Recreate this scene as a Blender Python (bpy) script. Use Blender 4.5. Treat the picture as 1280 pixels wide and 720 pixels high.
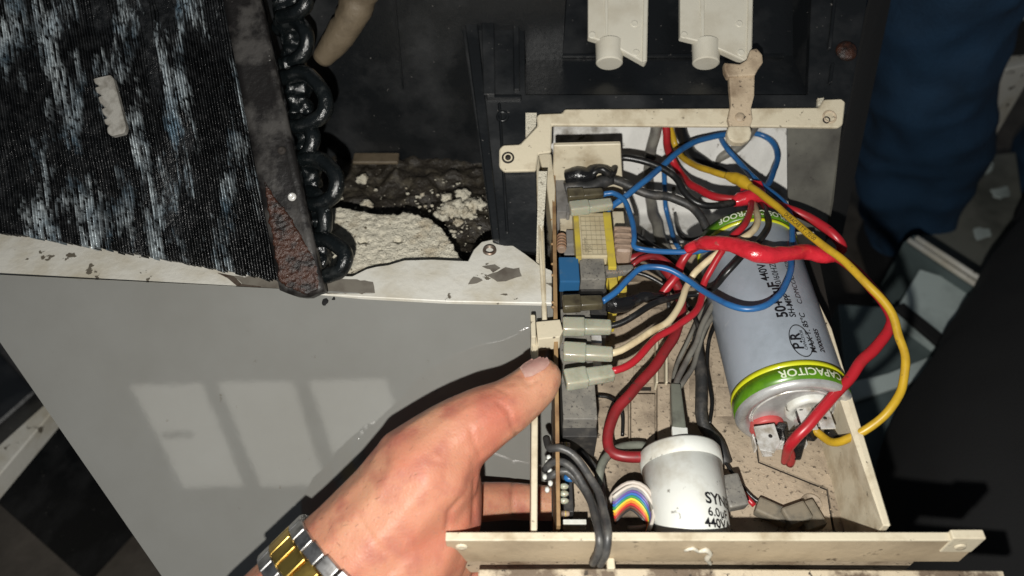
import bpy, bmesh, math, random
from mathutils import Vector as V, Matrix, noise
from mathutils.bvhtree import BVHTree
random.seed(7)
for o in list(bpy.data.objects): bpy.data.objects.remove(o)
SC = bpy.context.scene
COL = SC.collection
R = math.radians

# ------------------------------------------------------------------ camera
CAM = V((0, 0, 0.82)); PITCH = R(40); FPX = 1005.0
F = V((0, math.sin(PITCH), -math.cos(PITCH))); U = V((0, math.cos(PITCH), math.sin(PITCH))); X = V((1, 0, 0))
cd = bpy.data.cameras.new("camera"); cam = bpy.data.objects.new("camera", cd); COL.objects.link(cam)
cam.location = CAM; cam.rotation_euler = (PITCH, 0, 0)
cd.sensor_width = 36; cd.lens = 36 * FPX / 1280; cd.clip_start = 0.01; cd.clip_end = 60
cd.dof.use_dof = True; cd.dof.focus_distance = 0.40; cd.dof.aperture_fstop = 8
SC.camera = cam
# ------------------------------------------------------------------ light
W = bpy.data.worlds.new("World"); SC.world = W; W.use_nodes = True
W.node_tree.nodes['Background'].inputs[0].default_value = (0.62, 0.70, 0.80, 1)
W.node_tree.nodes['Background'].inputs[1].default_value = 0.10
ld = bpy.data.lights.new("phone_flash", 'POINT'); ld.energy = 10.6; ld.shadow_soft_size = 0.0035; ld.color = (1.0, 0.975, 0.92)
lo = bpy.data.objects.new("phone_flash", ld); COL.objects.link(lo); lo.location = CAM + V((-0.012, -0.047, -0.022))
SC.view_settings.view_transform = 'Standard'; SC.view_settings.look = 'None'
SC.cycles.caustics_reflective = False; SC.cycles.caustics_refractive = False
SC.view_settings.exposure = 0; SC.view_settings.gamma = 1

# ------------------------------------------------------------------ point helpers
def ray(px, py): return F + X * ((px - 640) / FPX) + U * ((360 - py) / FPX)
def P(px, py, d): return CAM + ray(px, py) * d
def at_z(px, py, z):
    if z > 1: return at_y(px, py, z - 1)
    r = ray(px, py); return CAM + r * ((z - CAM.z) / r.z)
def at_y(px, py, y):
    r = ray(px, py); return CAM + r * ((y - CAM.y) / r.y)
def hit(px, py, p0, n):
    r = ray(px, py); return CAM + r * ((p0 - CAM).dot(n) / r.dot(n))
def proj(p):
    q = p - CAM; d = q.dot(F); return (640 + q.x / d * FPX, 360 - q.dot(U) / d * FPX)
L0 = V((0, .294, .5)); LN = V((0, -.447, .894)).normalized()      # sloping face of the unit
def Lp(px, py, off=0): return hit(px, py, L0 + LN * off, LN)
PN = V((0, -1, 1)).normalized(); P0 = V((0, .262, .5))             # sloping glossy side panel
def Pp(px, py, off=0): return hit(px, py, P0 + PN * off, PN)
ZR, ZF = .50, .46

# ------------------------------------------------------------------ mesh builder
class MB:
    def __init__(s): s.bm = bmesh.new()
    def prism(s, pts, ext, bevel=0, seg=1):
        bm = s.bm
        a = [bm.verts.new(p) for p in pts]; b = [bm.verts.new(V(p) + ext) for p in pts]
        n = len(pts); fs = [bm.faces.new(a), bm.faces.new(b[::-1])]
        for i in range(n): fs.append(bm.faces.new((a[i], b[i], b[(i + 1) % n], a[(i + 1) % n])))
        bmesh.ops.recalc_face_normals(bm, faces=fs)
        if bevel:
            es = list({e for f in fs for e in f.edges})
            bmesh.ops.bevel(bm, geom=es, offset=bevel, segments=seg, affect='EDGES', profile=.6, clamp_overlap=True)
        return s
    def box(s, x0, x1, y0, y1, z0, z1, bevel=0, seg=1):
        return s.prism([V((x0, y0, z0)), V((x1, y0, z0)), V((x1, y1, z0)), V((x0, y1, z0))], V((0, 0, z1 - z0)), bevel, seg)
    def obox(s, A, B, w, h, up=V((0, 0, 1)), bevel=0, seg=2, w2=None, h2=None):
        d = (B - A).normalized(); side = d.cross(up).normalized(); u = side.cross(d)
        w2 = w2 or w; h2 = h2 or h
        bm = s.bm; vs = []
        for C, ww, hh in ((A, w, h), (B, w2, h2)):
            vs.append([bm.verts.new(C + side * ww * .5 * i + u * hh * .5 * j) for i, j in ((-1, -1), (1, -1), (1, 1), (-1, 1))])
        fs = [bm.faces.new(vs[0]), bm.faces.new(vs[1][::-1])]
        for i in range(4): fs.append(bm.faces.new((vs[0][i], vs[1][i], vs[1][(i + 1) % 4], vs[0][(i + 1) % 4])))
        bmesh.ops.recalc_face_normals(bm, faces=fs)
        if bevel:
            bmesh.ops.bevel(bm, geom=list({e for f in fs for e in f.edges}), offset=bevel, segments=seg, affect='EDGES', profile=.6, clamp_overlap=True)
        return s
    def tube(s, pts, r, sides=12, step=.0022, smooth=True, flat=1.0, flat_n=None, lump=0, seed=0, wob=1):
        pts = [V(p) for p in pts]; rs = r if isinstance(r, (list, tuple)) else [r] * len(pts)
        Q, RR = [], []
        n = len(pts)
        for i in range(n - 1):
            p0 = pts[max(i - 1, 0)]; p1 = pts[i]; p2 = pts[i + 1]; p3 = pts[min(i + 2, n - 1)]
            k = max(2, int((p2 - p1).length / step)) if smooth else 1
            for j in range(k):
                t = j / k
                if smooth:
                    q = 0.5 * ((2 * p1) + (p2 - p0) * t + (2 * p0 - 5 * p1 + 4 * p2 - p3) * t * t + (3 * p1 - p0 - 3 * p2 + p3) * t ** 3)
                else: q = p1.lerp(p2, t)
                Q.append(q); RR.append(rs[i] + (rs[i + 1] - rs[i]) * t)
        Q.append(pts[-1]); RR.append(rs[-1])
        if smooth and len(Q) > 14 and wob:
            rm_ = max(rs)
            for i in range(1, len(Q) - 1):
                q = Q[i]; e_ = min(1, i / 5, (len(Q) - 1 - i) / 5)
                Q[i] = q + V((noise.noise(q * 75 + V((seed, 0, 0))), noise.noise(q * 75 + V((0, 9, 0))), .5 * noise.noise(q * 75 + V((0, 0, 17))))) * min(rm_, .0028) * .45 * e_
                RR[i] *= 1 + .05 * noise.noise(q * 210 + V((3, seed, 0)))
        bm = s.bm; T = (Q[1] - Q[0]).normalized(); N = T.orthogonal().normalized(); rings = []
        for i, q in enumerate(Q):
            T2 = (Q[min(i + 1, len(Q) - 1)] - Q[max(i - 1, 0)]).normalized()
            N = (T.rotation_difference(T2) @ N).normalized(); T = T2; B = T.cross(N)
            ring = []
            for k in range(sides):
                a = 2 * math.pi * k / sides
                rr = RR[i]
                if lump: rr *= 1 + lump * noise.noise(V((q.x * 260 + seed, q.y * 260 + a, q.z * 260)))
                off = (N * math.cos(a) + B * math.sin(a)) * rr
                if flat_n: off = off - flat_n * off.dot(flat_n) * (1 - flat)
                ring.append(bm.verts.new(q + off))
            rings.append(ring)
        for i in range(len(rings) - 1):
            for k in range(sides):
                f = bm.faces.new((rings[i][k], rings[i][(k + 1) % sides], rings[i + 1][(k + 1) % sides], rings[i + 1][k])); f.smooth = True
        bm.faces.new(rings[0][::-1]); bm.faces.new(rings[-1])
        s.path = Q
        return s
    def lathe(s, C, axis, prof, sides=48, smooth=True, ref=V((0, 0, 1))):
        axis = axis.normalized(); ref = V((1, 0, 0)) if abs(axis.dot(ref)) > .99 else ref; n1 = (ref - axis * ref.dot(axis)).normalized(); n2 = axis.cross(n1)
        bm = s.bm; rings = []
        for (t, r) in prof:
            if r < 1e-7: rings.append([bm.verts.new(C + axis * t)]); continue
            rings.append([bm.verts.new(C + axis * t + (n1 * math.cos(2 * math.pi * k / sides) + n2 * math.sin(2 * math.pi * k / sides)) * r) for k in range(sides)])
        for a, b in zip(rings[:-1], rings[1:]):
            for k in range(sides):
                k2 = (k + 1) % sides
                if len(a) == 1 and len(b) == 1: continue
                if len(a) == 1: f = bm.faces.new((a[0], b[k2], b[k]))
                elif len(b) == 1: f = bm.faces.new((a[k], a[k2], b[0]))
                else: f = bm.faces.new((a[k], a[k2], b[k2], b[k]))
                f.smooth = smooth
        bmesh.ops.recalc_face_normals(bm, faces=bm.faces[:])
        return s
    def sphere(s, C, r, sc=(1, 1, 1), sub=2):
        g = bmesh.ops.create_icosphere(s.bm, subdivisions=sub, radius=1)
        for v in g['verts']:
            v.co = V((v.co.x * r * sc[0], v.co.y * r * sc[1], v.co.z * r * sc[2])) + C
            for f in v.link_faces: f.smooth = True
        return s

ORG = {}
def link(name, bm, mat, parent=None, origin=None, sharp=None):
    if isinstance(bm, MB): bm = bm.bm
    me = bpy.data.meshes.new(name)
    vs = [v.co for v in bm.verts]
    if origin is None:
        lo_ = V((min(v.x for v in vs), min(v.y for v in vs), min(v.z for v in vs))); hi_ = V((max(v.x for v in vs), max(v.y for v in vs), max(v.z for v in vs)))
        origin = V(((lo_.x + hi_.x) / 2, (lo_.y + hi_.y) / 2, lo_.z))
    for v in bm.verts: v.co -= origin
    bm.to_mesh(me); bm.free()
    if mat: me.materials.append(mat)
    o = bpy.data.objects.new(name, me); COL.objects.link(o)
    ORG[o.name] = origin.copy()
    if parent: o.parent = parent; o.location = origin - ORG[parent.name]
    else: o.location = origin
    return o
def thing(name, label, cat, origin, group=None):
    o = bpy.data.objects.new(name, None); COL.objects.link(o); o.location = origin; ORG[o.name] = V(origin)
    o.empty_display_size = .01
    return tag(o, label, cat, group)
def tag(o, label, cat, group=None, kind=None):
    o['label'] = label; o['category'] = cat
    if group: o['group'] = group
    if kind: o['kind'] = kind
    return o
def struct(o): o['kind'] = 'structure'; return o
def stuff(o): o['kind'] = 'stuff'; return o

# ------------------------------------------------------------------ materials
def mat(name, col, rough=.5, col2=None, scale=60, lo=.45, hi=.65, spec=.5, metal=0, bump=0, bscale=400, sss=0, stretch=None,
        fleck=None, fscale=300, flo=.66, fhi=.7, rough2=None, trans=0, coat=0, emit=0, ior=None, detail=8, rvar=0):
    m = bpy.data.materials.new(name); m.use_nodes = True
    nt = m.node_tree; N = nt.nodes; Lk = nt.links; b = N['Principled BSDF']
    b.inputs['Roughness'].default_value = rough; b.inputs['Metallic'].default_value = metal
    b.inputs['Specular IOR Level'].default_value = spec
    if ior: b.inputs['IOR'].default_value = ior
    if coat: b.inputs['Coat Weight'].default_value = coat; b.inputs['Coat Roughness'].default_value = .08
    if trans: b.inputs['Transmission Weight'].default_value = trans
    if sss:
        b.inputs['Subsurface Weight'].default_value = sss; b.inputs['Subsurface Radius'].default_value = (.006, .002, .001); b.inputs['Subsurface Scale'].default_value = 1
    tc = N.new('ShaderNodeTexCoord'); vec = tc.outputs['Object']
    oi = N.new('ShaderNodeObjectInfo')
    ad = N.new('ShaderNodeVectorMath'); ad.operation = 'ADD'; Lk.new(vec, ad.inputs[0])
    sc_ = N.new('ShaderNodeVectorMath'); sc_.operation = 'SCALE'; sc_.inputs[3].default_value = .37
    cx = N.new('ShaderNodeCombineXYZ'); Lk.new(oi.outputs['Random'], cx.inputs[0]); Lk.new(oi.outputs['Random'], cx.inputs[1])
    Lk.new(cx.outputs[0], sc_.inputs[0]); Lk.new(sc_.outputs[0], ad.inputs[1]); vec = ad.outputs[0]
    if stretch:
        mp = N.new('ShaderNodeMapping'); mp.inputs['Rotation'].default_value = stretch[0]; mp.inputs['Scale'].default_value = stretch[1]
        Lk.new(vec, mp.inputs[0]); svec = mp.outputs[0]
    else: svec = vec
    def nz(s, v=None, d=detail, ro=.6):
        n = N.new('ShaderNodeTexNoise'); n.inputs['Scale'].default_value = s; n.inputs['Detail'].default_value = d; n.inputs['Roughness'].default_value = ro
        Lk.new(v or svec, n.inputs['Vector']); return n.outputs['Fac']
    def ramp(src, a, c):
        r = N.new('ShaderNodeMapRange'); r.inputs[1].default_value = a; r.inputs[2].default_value = c; r.clamp = True; Lk.new(src, r.inputs[0]); return r.outputs[0]
    def mix(f, a, c):
        x = N.new('ShaderNodeMix'); x.data_type = 'RGBA'; Lk.new(f, x.inputs['Factor'])
        for k, y in ((6, a), (7, c)):
            if isinstance(y, tuple): x.inputs[k].default_value = (*y[:3], 1)
            else: Lk.new(y, x.inputs[k])
        return x.outputs[2]
    out = None
    if col2:
        f = ramp(nz(scale), lo, hi); out = mix(f, col, col2)
        if rough2 is not None:
            rr = N.new('ShaderNodeMapRange'); rr.inputs[3].default_value = rough; rr.inputs[4].default_value = rough2; Lk.new(f, rr.inputs[0]); Lk.new(rr.outputs[0], b.inputs['Roughness'])
    if fleck:
        f2 = ramp(nz(fscale, vec, 5), flo, fhi); out = mix(f2, out or col, fleck)
    if out: Lk.new(out, b.inputs['Base Color'])
    else: b.inputs['Base Color'].default_value = (*col, 1)
    if rvar:
        rr = N.new('ShaderNodeMapRange'); rr.inputs[1].default_value = .3; rr.inputs[2].default_value = .7; rr.inputs[3].default_value = rough - rvar; rr.inputs[4].default_value = rough + rvar
        Lk.new(nz(scale * 2.3, vec), rr.inputs[0]); Lk.new(rr.outputs[0], b.inputs['Roughness'])
    if bump:
        bp = N.new('ShaderNodeBump'); bp.inputs['Strength'].default_value = 1; bp.inputs['Distance'].default_value = bump
        Lk.new(nz(bscale, svec, 6), bp.inputs['Height']); Lk.new(bp.outputs[0], b.inputs['Normal'])
    if emit:
        b.inputs['Emission Color'].default_value = (*col, 1); b.inputs['Emission Strength'].default_value = emit
    return m
M = {}
M['beige'] = mat('beige plastic', (.60, .535, .40), .45, (.36, .29, .19), 50, .50, .70, bump=.00014, bscale=500, fleck=(.09, .07, .05), fscale=240, flo=.66, fhi=.72)
M['beige_dirty'] = mat('dirty beige plastic', (.50, .40, .28), .55, (.20, .14, .09), 38, .46, .68, bump=.0003, bscale=420, fleck=(.06, .045, .035), fscale=420, flo=.60, fhi=.68)
M['beige_face'] = mat('worn and shaded beige wall face', (.46, .37, .25), .5, (.30, .235, .155), 30, .42, .70, bump=.00025, bscale=300, fleck=(.16, .12, .08), fscale=150, flo=.64, fhi=.70)  # darker than the rim: weaker light on the face is put into the colour
M['floor'] = mat('dusty tray floor', (.39, .315, .23), .62, (.11, .083, .06), 24, .46, .66, bump=.0004, bscale=480, fleck=(.07, .055, .04), fscale=480, flo=.58, fhi=.68)
M['slot'] = mat('dark slot', (0.015, 0.011, 0.008), .8)
M['pcb'] = mat('brown circuit board', (.30, .19, .09), .5, (.18, .10, .05), 90, fleck=(.6, .5, .35), fscale=500, flo=.68, fhi=.7)
M['grey'] = mat('grey relay plastic', (0.15, 0.1425, 0.1275), .5, (0.225, 0.21, 0.18), 130, .42, .66, bump=.0001, bscale=900, fleck=(.07, .065, .06), fscale=700, flo=.58, fhi=.64)
M['dgrey'] = mat('charcoal plastic', (0.0315, 0.0301, 0.0294), .45, (0.084, 0.077, 0.0665), 140, .5, .72, bump=.0001, bscale=900)
M['lgrey'] = mat('grey terminal', (0.208, 0.2, 0.192), .45, (0.128, 0.12, 0.112), 100)
M['black'] = mat('black wire skin', (0.0078, 0.0078, 0.0078), .33, (0.033, 0.03, 0.027), 120, .52, .72, rough2=.55, bump=.0001, bscale=700)
M['blackrub'] = mat('dusty black rubber', (0.021, 0.021, 0.021), .5, (0.07, 0.063, 0.056), 160, .48, .7, bump=.0002, bscale=600)
M['cablegrey'] = mat('dusty dark grey cable', (.045, .045, .045), .42, (.11, .105, .095), 160, .45, .7, bump=.00015, bscale=600)
M['ledge'] = mat('heavily soiled beige ledge', (.50, .43, .32), .55, (.14, .105, .075), 42, .48, .56, bump=.0004, bscale=300, fleck=(.05, .04, .03), fscale=260, flo=.60, fhi=.66)
M['tape'] = mat('glossy black tape', (0.0084, 0.0084, 0.0091), .18, (0.035, 0.035, 0.035), 160, .55, .75, rough2=.5, bump=.0005, bscale=320)
M['red'] = mat('red wire skin', (0.372, 0.0132, 0.021), .36, (0.252, 0.018, 0.018), 90, .5, .7, fleck=(.12, .02, .02), fscale=260, flo=.66, fhi=.72)
M['dred'] = mat('dark red cable skin', (0.234, 0.0143, 0.0182), .42, (0.13, 0.013, 0.013), 80, .45, .7, fleck=(.08, .03, .025), fscale=240, flo=.62, fhi=.7)
M['redtape'] = mat('glossy red tape', (.56, .022, .035), .2, (.40, .012, .02), 110, .45, .7, bump=.0006, bscale=240, coat=.5, fleck=(.3, .05, .04), fscale=200, flo=.68, fhi=.74)
M['yellow'] = mat('yellow wire skin', (0.464, 0.29, 0.0174), .38, (0.3364, 0.1972, 0.0174), 90, .5, .7, fleck=(.14, .09, .03), fscale=240, flo=.66, fhi=.72)
M['blue'] = mat('blue wire skin', (0.021, 0.114, 0.3), .35, (0.018, 0.072, 0.192), 90, .5, .7)
M['bone'] = mat('cream wire skin', (0.612, 0.51, 0.323), .42, (0.408, 0.306, 0.17), 90, .52, .72)
M['gwire'] = mat('grey wire skin', (0.176, 0.168, 0.144), .45, (0.096, 0.088, 0.08), 90)
M['gsleeve'] = mat('grey green sleeve', (0.15, 0.1575, 0.1275), .5, (0.09, 0.09, 0.075), 90)
M['pale'] = mat('clear grey green sleeve', (.36, .36, .28), .2, (.25, .25, .18), 110, .5, .75, sss=.4, coat=.4, bump=.0001, bscale=300)
M['olive'] = mat('grimy olive sleeve', (0.08, 0.068, 0.04), .28, (0.04, 0.032, 0.02), 150, .45, .65, coat=.3)
M['bluecap'] = mat('blue film capacitor', (0.02275, 0.104, 0.234), .4, (0.104, 0.156, 0.195), 110, .55, .85)
M['label'] = mat('paper label', (.52, .45, .30), .6, (.40, .33, .2), 80)
M['ink'] = mat('grey print', (.22, .19, .13), .7)
M['inkblack'] = mat('black print', (.008, .008, .01), .45)
M['inkwhite'] = mat('white print', (.62, .66, .5), .5)
M['ytape'] = mat('yellow tape', (0.54, 0.42, 0.0525), .35, (0.375, 0.285, 0.075), 90)
M['winding'] = mat('dusty winding tape', (0.336, 0.24, 0.176), .55, (0.24, 0.168, 0.12), 110, bump=.0002, bscale=500)
M['copper'] = mat('copper coil', (0.32, 0.192, 0.12), .4, (0.16, 0.088, 0.056), 200)
M['can'] = mat('grey capacitor sleeve', (.30, .335, .38), .34, (.21, .235, .26), 36, .42, .7, rvar=.08, bump=.00012, bscale=140, fleck=(.42, .44, .46), fscale=90, flo=.66, fhi=.75)
M['green'] = mat('green band', (0.0806, 0.2046, 0.00744), .3, (0.0434, 0.124, 0.0062), 90, .45, .7, coat=.3)
M['yband'] = mat('yellow band', (0.528, 0.544, 0.016), .3, coat=.3)
M['alu'] = mat('aluminium can end', (.50, .50, .49), .33, (.3, .29, .28), 70, metal=.4, rvar=.08)
M['tin'] = mat('tinned steel blade', (.72, .71, .68), .25, (.4, .36, .3), 160, metal=.35)
M['redins'] = mat('red insulator', (0.48, 0.064, 0.064), .45, (0.36, 0.08, 0.072), 120)
M['white'] = mat('dusty white plastic can', (.62, .63, .59), .42, (.40, .37, .30), 46, .50, .72, fleck=(.10, .09, .07), fscale=110, flo=.655, fhi=.70, bump=.0001, bscale=300)
M['vane'] = mat('cream louvre', (.60, .57, .48), .42, (.50, .46, .37), 40, .5, .75)
M['blackpl'] = mat('dusty black casing', (.007, .008, .009), .3, (.024, .025, .026), 20, .48, .70, rough2=.5, fleck=(.16, .15, .14), fscale=300, flo=.69, fhi=.73, bump=.0002, bscale=260)
M['panel'] = mat('glossy grey panel', (.195, .195, .182), .035, (.16, .157, .142), 9, .35, .7, spec=.8, ior=1.7, fleck=(.13, .12, .10), fscale=130, flo=.70, fhi=.76, bump=.00003, bscale=26)
M['lip'] = mat('peeling white paint', (.60, .585, .53), .45, (.46, .42, .33), 34, .45, .7, fleck=(.12, .105, .08), fscale=75, flo=.635, fhi=.645, bump=.0003, bscale=300)
M['bare'] = mat('bare grey metal', (.17, .155, .13), .5, (.10, .085, .07), 60)
M['greyplate'] = mat('grimy grey sheet', (0.119, 0.1155, 0.098), .35, (0.0595, 0.056, 0.049), 30, .4, .65, fleck=(.04, .035, .03), fscale=210, flo=.62, fhi=.68)
M['backing'] = mat('stained white insulation', (.60, .59, .56), .6, (.20, .18, .15), 34, .52, .64, bump=.0012, bscale=70, fleck=(.12, .1, .08), fscale=120, flo=.64, fhi=.7)
M['foam'] = mat('crumbly white foam', (.62, .58, .47), .8, (.44, .37, .26), 70, .5, .7, bump=.0016, bscale=900, fleck=(.10, .08, .05), fscale=300, flo=.62, fhi=.68)
M['grime'] = mat('black brown grime', (0.0225, 0.018, 0.01275), .5, (0.075, 0.06375, 0.045), 110, .5, .66, bump=.0015, bscale=330, fleck=(.32, .30, .25), fscale=420, flo=.69, fhi=.72)
M['hose'] = mat('dusty tan hose', (0.12, 0.093, 0.06), .6, (0.072, 0.054, 0.033), 60, bump=.0006, bscale=200)
M['utube'] = mat('oily dark tube', (0.0036, 0.0050, 0.0055), .24, (0.0135, 0.01575, 0.01575), 120, .55, .7, rough2=.5, bump=.0005, bscale=380, fleck=(.3, .32, .32), fscale=520, flo=.70, fhi=.73)
M['sidepl'] = mat('corroded steel end plate', (0.045, 0.042, 0.039), .42, (0.006, 0.005, 0.0045), 38, .42, .52, bump=.0004, bscale=260, fleck=(.30, .29, .27), fscale=150, flo=.69, fhi=.73)
M['rust'] = mat('wet rust', (.040, .014, .007), .38, (.010, .007, .006), 150, .44, .6, bump=.0010, bscale=520, fleck=(.22, .2, .18), fscale=420, flo=.68, fhi=.72)
M['steel'] = mat('brushed watch steel', (.60, .59, .58), .38, (.30, .29, .28), 200, metal=1)
M['gold'] = mat('gold watch link', (.85, .60, .16), .34, (.5, .32, .08), 120, metal=1)
M['denim'] = mat('dark blue cloth', (.010, .042, .092), .85, (.0065, .027, .058), 12, bump=.0012, bscale=300)
M['dark'] = mat('black cloth', (0.0048, 0.0048, 0.0051), .9, bump=.0006, bscale=900)
M['ground'] = mat('dark stained concrete', (.105, .088, .07), .7, (.045, .038, .03), 9, .4, .65, bump=.002, bscale=60, fleck=(.2, .17, .13), fscale=40, flo=.7, fhi=.8)
M['paleobj'] = mat('pale grey sheet', (.52, .60, .58), .4, (.3, .35, .34), 14)
M['darkobj'] = mat('dark grey green sheet', (.10, .13, .13), .35, (.06, .08, .08), 10)
M['dusty'] = mat('dusty plug plastic', (.20, .17, .125), .6, (.11, .10, .08), 120, .42, .62, bump=.0002, bscale=500)
M['boardgrey'] = mat('grey green board', (.19, .195, .17), .5, (.07, .075, .065), 10)
M['skinw'] = mat('screw steel', (.25, .2, .16), .4, (.1, .05, .03), 200, metal=.7)

# ------------------------------------------------------------------ text
def text_mb(body, size, fn, sub=1, align='LEFT', bold=0):
    c = bpy.data.curves.new('t', 'FONT'); c.body = body; c.size = size; c.align_x = align; c.resolution_u = 3; c.offset = bold
    o = bpy.data.objects.new('t', c); COL.objects.link(o)
    bpy.context.view_layer.update()
    me = bpy.data.meshes.new_from_object(o.evaluated_get(bpy.context.evaluated_depsgraph_get()))
    bpy.data.objects.remove(o); bpy.data.curves.remove(c)
    mb = MB(); mb.bm.from_mesh(me); bpy.data.meshes.remove(me)
    bmesh.ops.triangulate(mb.bm, faces=mb.bm.faces[:])
    if sub: bmesh.ops.subdivide_edges(mb.bm, edges=[e for e in mb.bm.edges if e.calc_length() > size * .25], cuts=sub)
    for v in mb.bm.verts: v.co = fn(v.co.x, v.co.y)
    return mb

def jag(pts, amp, step, seed=0):
    out = []
    n = len(pts)
    for i in range(n):
        a, b = V(pts[i]), V(pts[(i + 1) % n]); k = max(1, int((b - a).length / step))
        for j in range(k):
            p = a.lerp(b, j / k)
            out.append((p.x + amp * noise.noise(V((p.x * .11 + seed, p.y * .11, 3))), p.y + amp * noise.noise(V((p.x * .11, p.y * .11 + seed, 9)))))
    return out
def V2(pts): return [V((a, b, 0)) for a, b in pts]

def remeshed(mb, voxel, smooth_it=0, disp=None):
    me = bpy.data.meshes.new('tmp'); mb.bm.to_mesh(me); mb.bm.free()
    o = bpy.data.objects.new('tmp', me); COL.objects.link(o)
    r = o.modifiers.new('r', 'REMESH'); r.mode = 'VOXEL'; r.voxel_size = voxel; r.use_smooth_shade = True
    if smooth_it:
        s = o.modifiers.new('s', 'SMOOTH'); s.factor = .5; s.iterations = smooth_it
    bpy.context.view_layer.update()
    m2 = bpy.data.meshes.new_from_object(o.evaluated_get(bpy.context.evaluated_depsgraph_get()))
    bpy.data.objects.remove(o); bpy.data.meshes.remove(me)
    nb = MB(); nb.bm.from_mesh(m2); bpy.data.meshes.remove(m2)
    if disp:
        nb.bm.normal_update()
        mv = [(v, v.normal * disp(v.co)) for v in nb.bm.verts]
        for v, d in mv: v.co += d
    for f in nb.bm.faces: f.smooth = True
    return nb

# ================================================================== SETTING
struct(link('ground', MB().box(-3, 3, -3, 4, -.05, 0), M['ground'], origin=V((0, 0, 0))))

# ---- the air conditioner unit
ac = thing('air_conditioner', 'opened air conditioner cabinet with glossy grey side panel, white peeling lip and black front frame', 'air conditioner', V((0, .4, 0)))
link('cabinet_body', MB().box(-.20, .15, .30, .60, 0, .42), M['blackpl'], ac)
link('side_panel', MB().prism([Pp(-60, 341), Pp(300, 358.5), Pp(690, 378), Pp(745, 900), Pp(330, 905)], -PN * .0015), M['panel'], ac)
# white lip
lipz = .5015
lp = [(-60, 280), (120, 305), (260, 330), (330, 341), (440, 345), (458, 336), (470, 333), (485, 331), (505, 325), (540, 324), (585, 326), (592, 312), (602, 302), (616, 299), (630, 301), (642, 307), (658, 318), (676, 332), (690, 338), (690, 379), (560, 376.5), (400, 368), (300, 359.5), (-60, 342)]
link('top_lip', MB().prism([at_z(x, y, lipz) for x, y in lp], V((0, 0, -.0025)), .0004), M['lip'], ac)
lip = thing_lip = [o for o in COL.objects if o.name == 'top_lip'][0]
b = MB(); c = at_z(612, 313, lipz + .0002)
b.lathe(c, V((0, 0, 1)), [(0, .0038), (.0012, .0034), (.0012, .0024), (-.001, .0018), (-.001, 0)], 20); link('screw_hole', b, M['skinw'], lip)
for i, pl in enumerate(([(606, 343), (622, 352), (652, 346), (648, 336), (632, 333), (622, 340)], [(604, 331), (618, 330), (626, 335), (616, 340)], [(585, 354), (592, 346), (603, 350), (596, 355)],
                       [(290, 345), (440, 349), (466, 352), (468, 366), (400, 366.5), (310, 359)])):
    link('bare_patch', MB().prism([at_z(x, y, lipz + .0003 + i * .00002) for x, y in [(q.x, q.y) if hasattr(q, 'x') else q for q in jag(V2(pl), 3, 5, i)]], V((0, 0, -.0004))), M['bare'], lip)
link('dark_dent', MB().prism([at_z(x, y, lipz + .0005) for x, y in [(272, 341), (292, 345), (302, 355), (326, 358), (326, 360), (296, 357), (284, 347)]], V((0, 0, -.0004))), M['skinw'], lip)
# pan floor with grime and black inner wall
g = MB(); n = 70; vs = {}
for i in range(n + 1):
    for j in range(n + 1):
        x = -.14 + .18 * i / n; y = .27 + .145 * j / n
        z = .462 + .006 * noise.fractal(V((x * 60, y * 60, 1)), 1, 2, 4) + .003 * noise.noise(V((x * 220, y * 220, 5)))
        vs[i, j] = g.bm.verts.new((x, y, z))
for i in range(n):
    for j in range(n):
        f = g.bm.faces.new((vs[i, j], vs[i + 1, j], vs[i + 1, j + 1], vs[i, j + 1])); f.smooth = True
link('dirty_pan', g, M['grime'], ac)
link('inner_wall', MB().box(-.35, .03, .413, .417, .40, .80), M['blackpl'], ac)
link('wall_ridge', MB().prism([at_y(x, y, .4128) for x, y in [(487, -30), (492, -30), (505, 110), (503, 110)]], V((0, -.0015, 0))), M['blackpl'], ac)
link('pan_edge_strip', MB().box(-.105, -.075, .403, .4125, .466, .4685, .0006), M['hose'], ac)

# front frame (black) on sloping face
def Lprism(pts, th, m, name, parent=ac, off=0, bevel=.0005, **k):
    return link(name, MB().prism([Lp(x, y, off) for x, y in pts], -LN * th, bevel), m, parent)
fr = Lprism([(566, -40), (655, -40), (657, 118), (1010, 118), (1016, -40), (1091, -40), (1062, 128), (1058, 142), (668, 142), (673, 316), (640, 312), (616, 303), (596, 160)], .006, M['blackpl'], 'front_frame')
for pts, h in (([(572, -40), (590, -40), (625, 300), (616, 300)], .0035), ([(600, -40), (617, -40), (619, 118), (604, 118)], .0045), ([(640, -40), (648, -40), (650, 112), (642, 112)], .0022),
               ([(608, 118), (652, 118), (652, 123), (608, 123)], .0025), ([(622, 128), (626, 128), (636, 290), (632, 290)], .0016), ([(1046, -40), (1050, -40), (1040, 60), (1036, 60)], .0022), ([(1040, 78), (1044, 78), (1040, 104), (1036, 104)], .002)):
    link('rib', MB().prism([Lp(x, y, h) for x, y in pts], -LN * (h + .001), .0006), M['blackpl'], fr)
link('bolt_hole', MB().lathe(Lp(628, 146, .0003), LN, [(0, .0036), (.0012, .0032), (.0012, .0022), (-.003, .0020), (-.003, 0)], 20), M['blackpl'], fr)
link('rusty_screw', MB().lathe(Lp(1058, 64, .0002), LN, [(0, .0062), (.001, .006), (.0024, .0045), (.0028, 0)], 24), M['rust'], fr)
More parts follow.
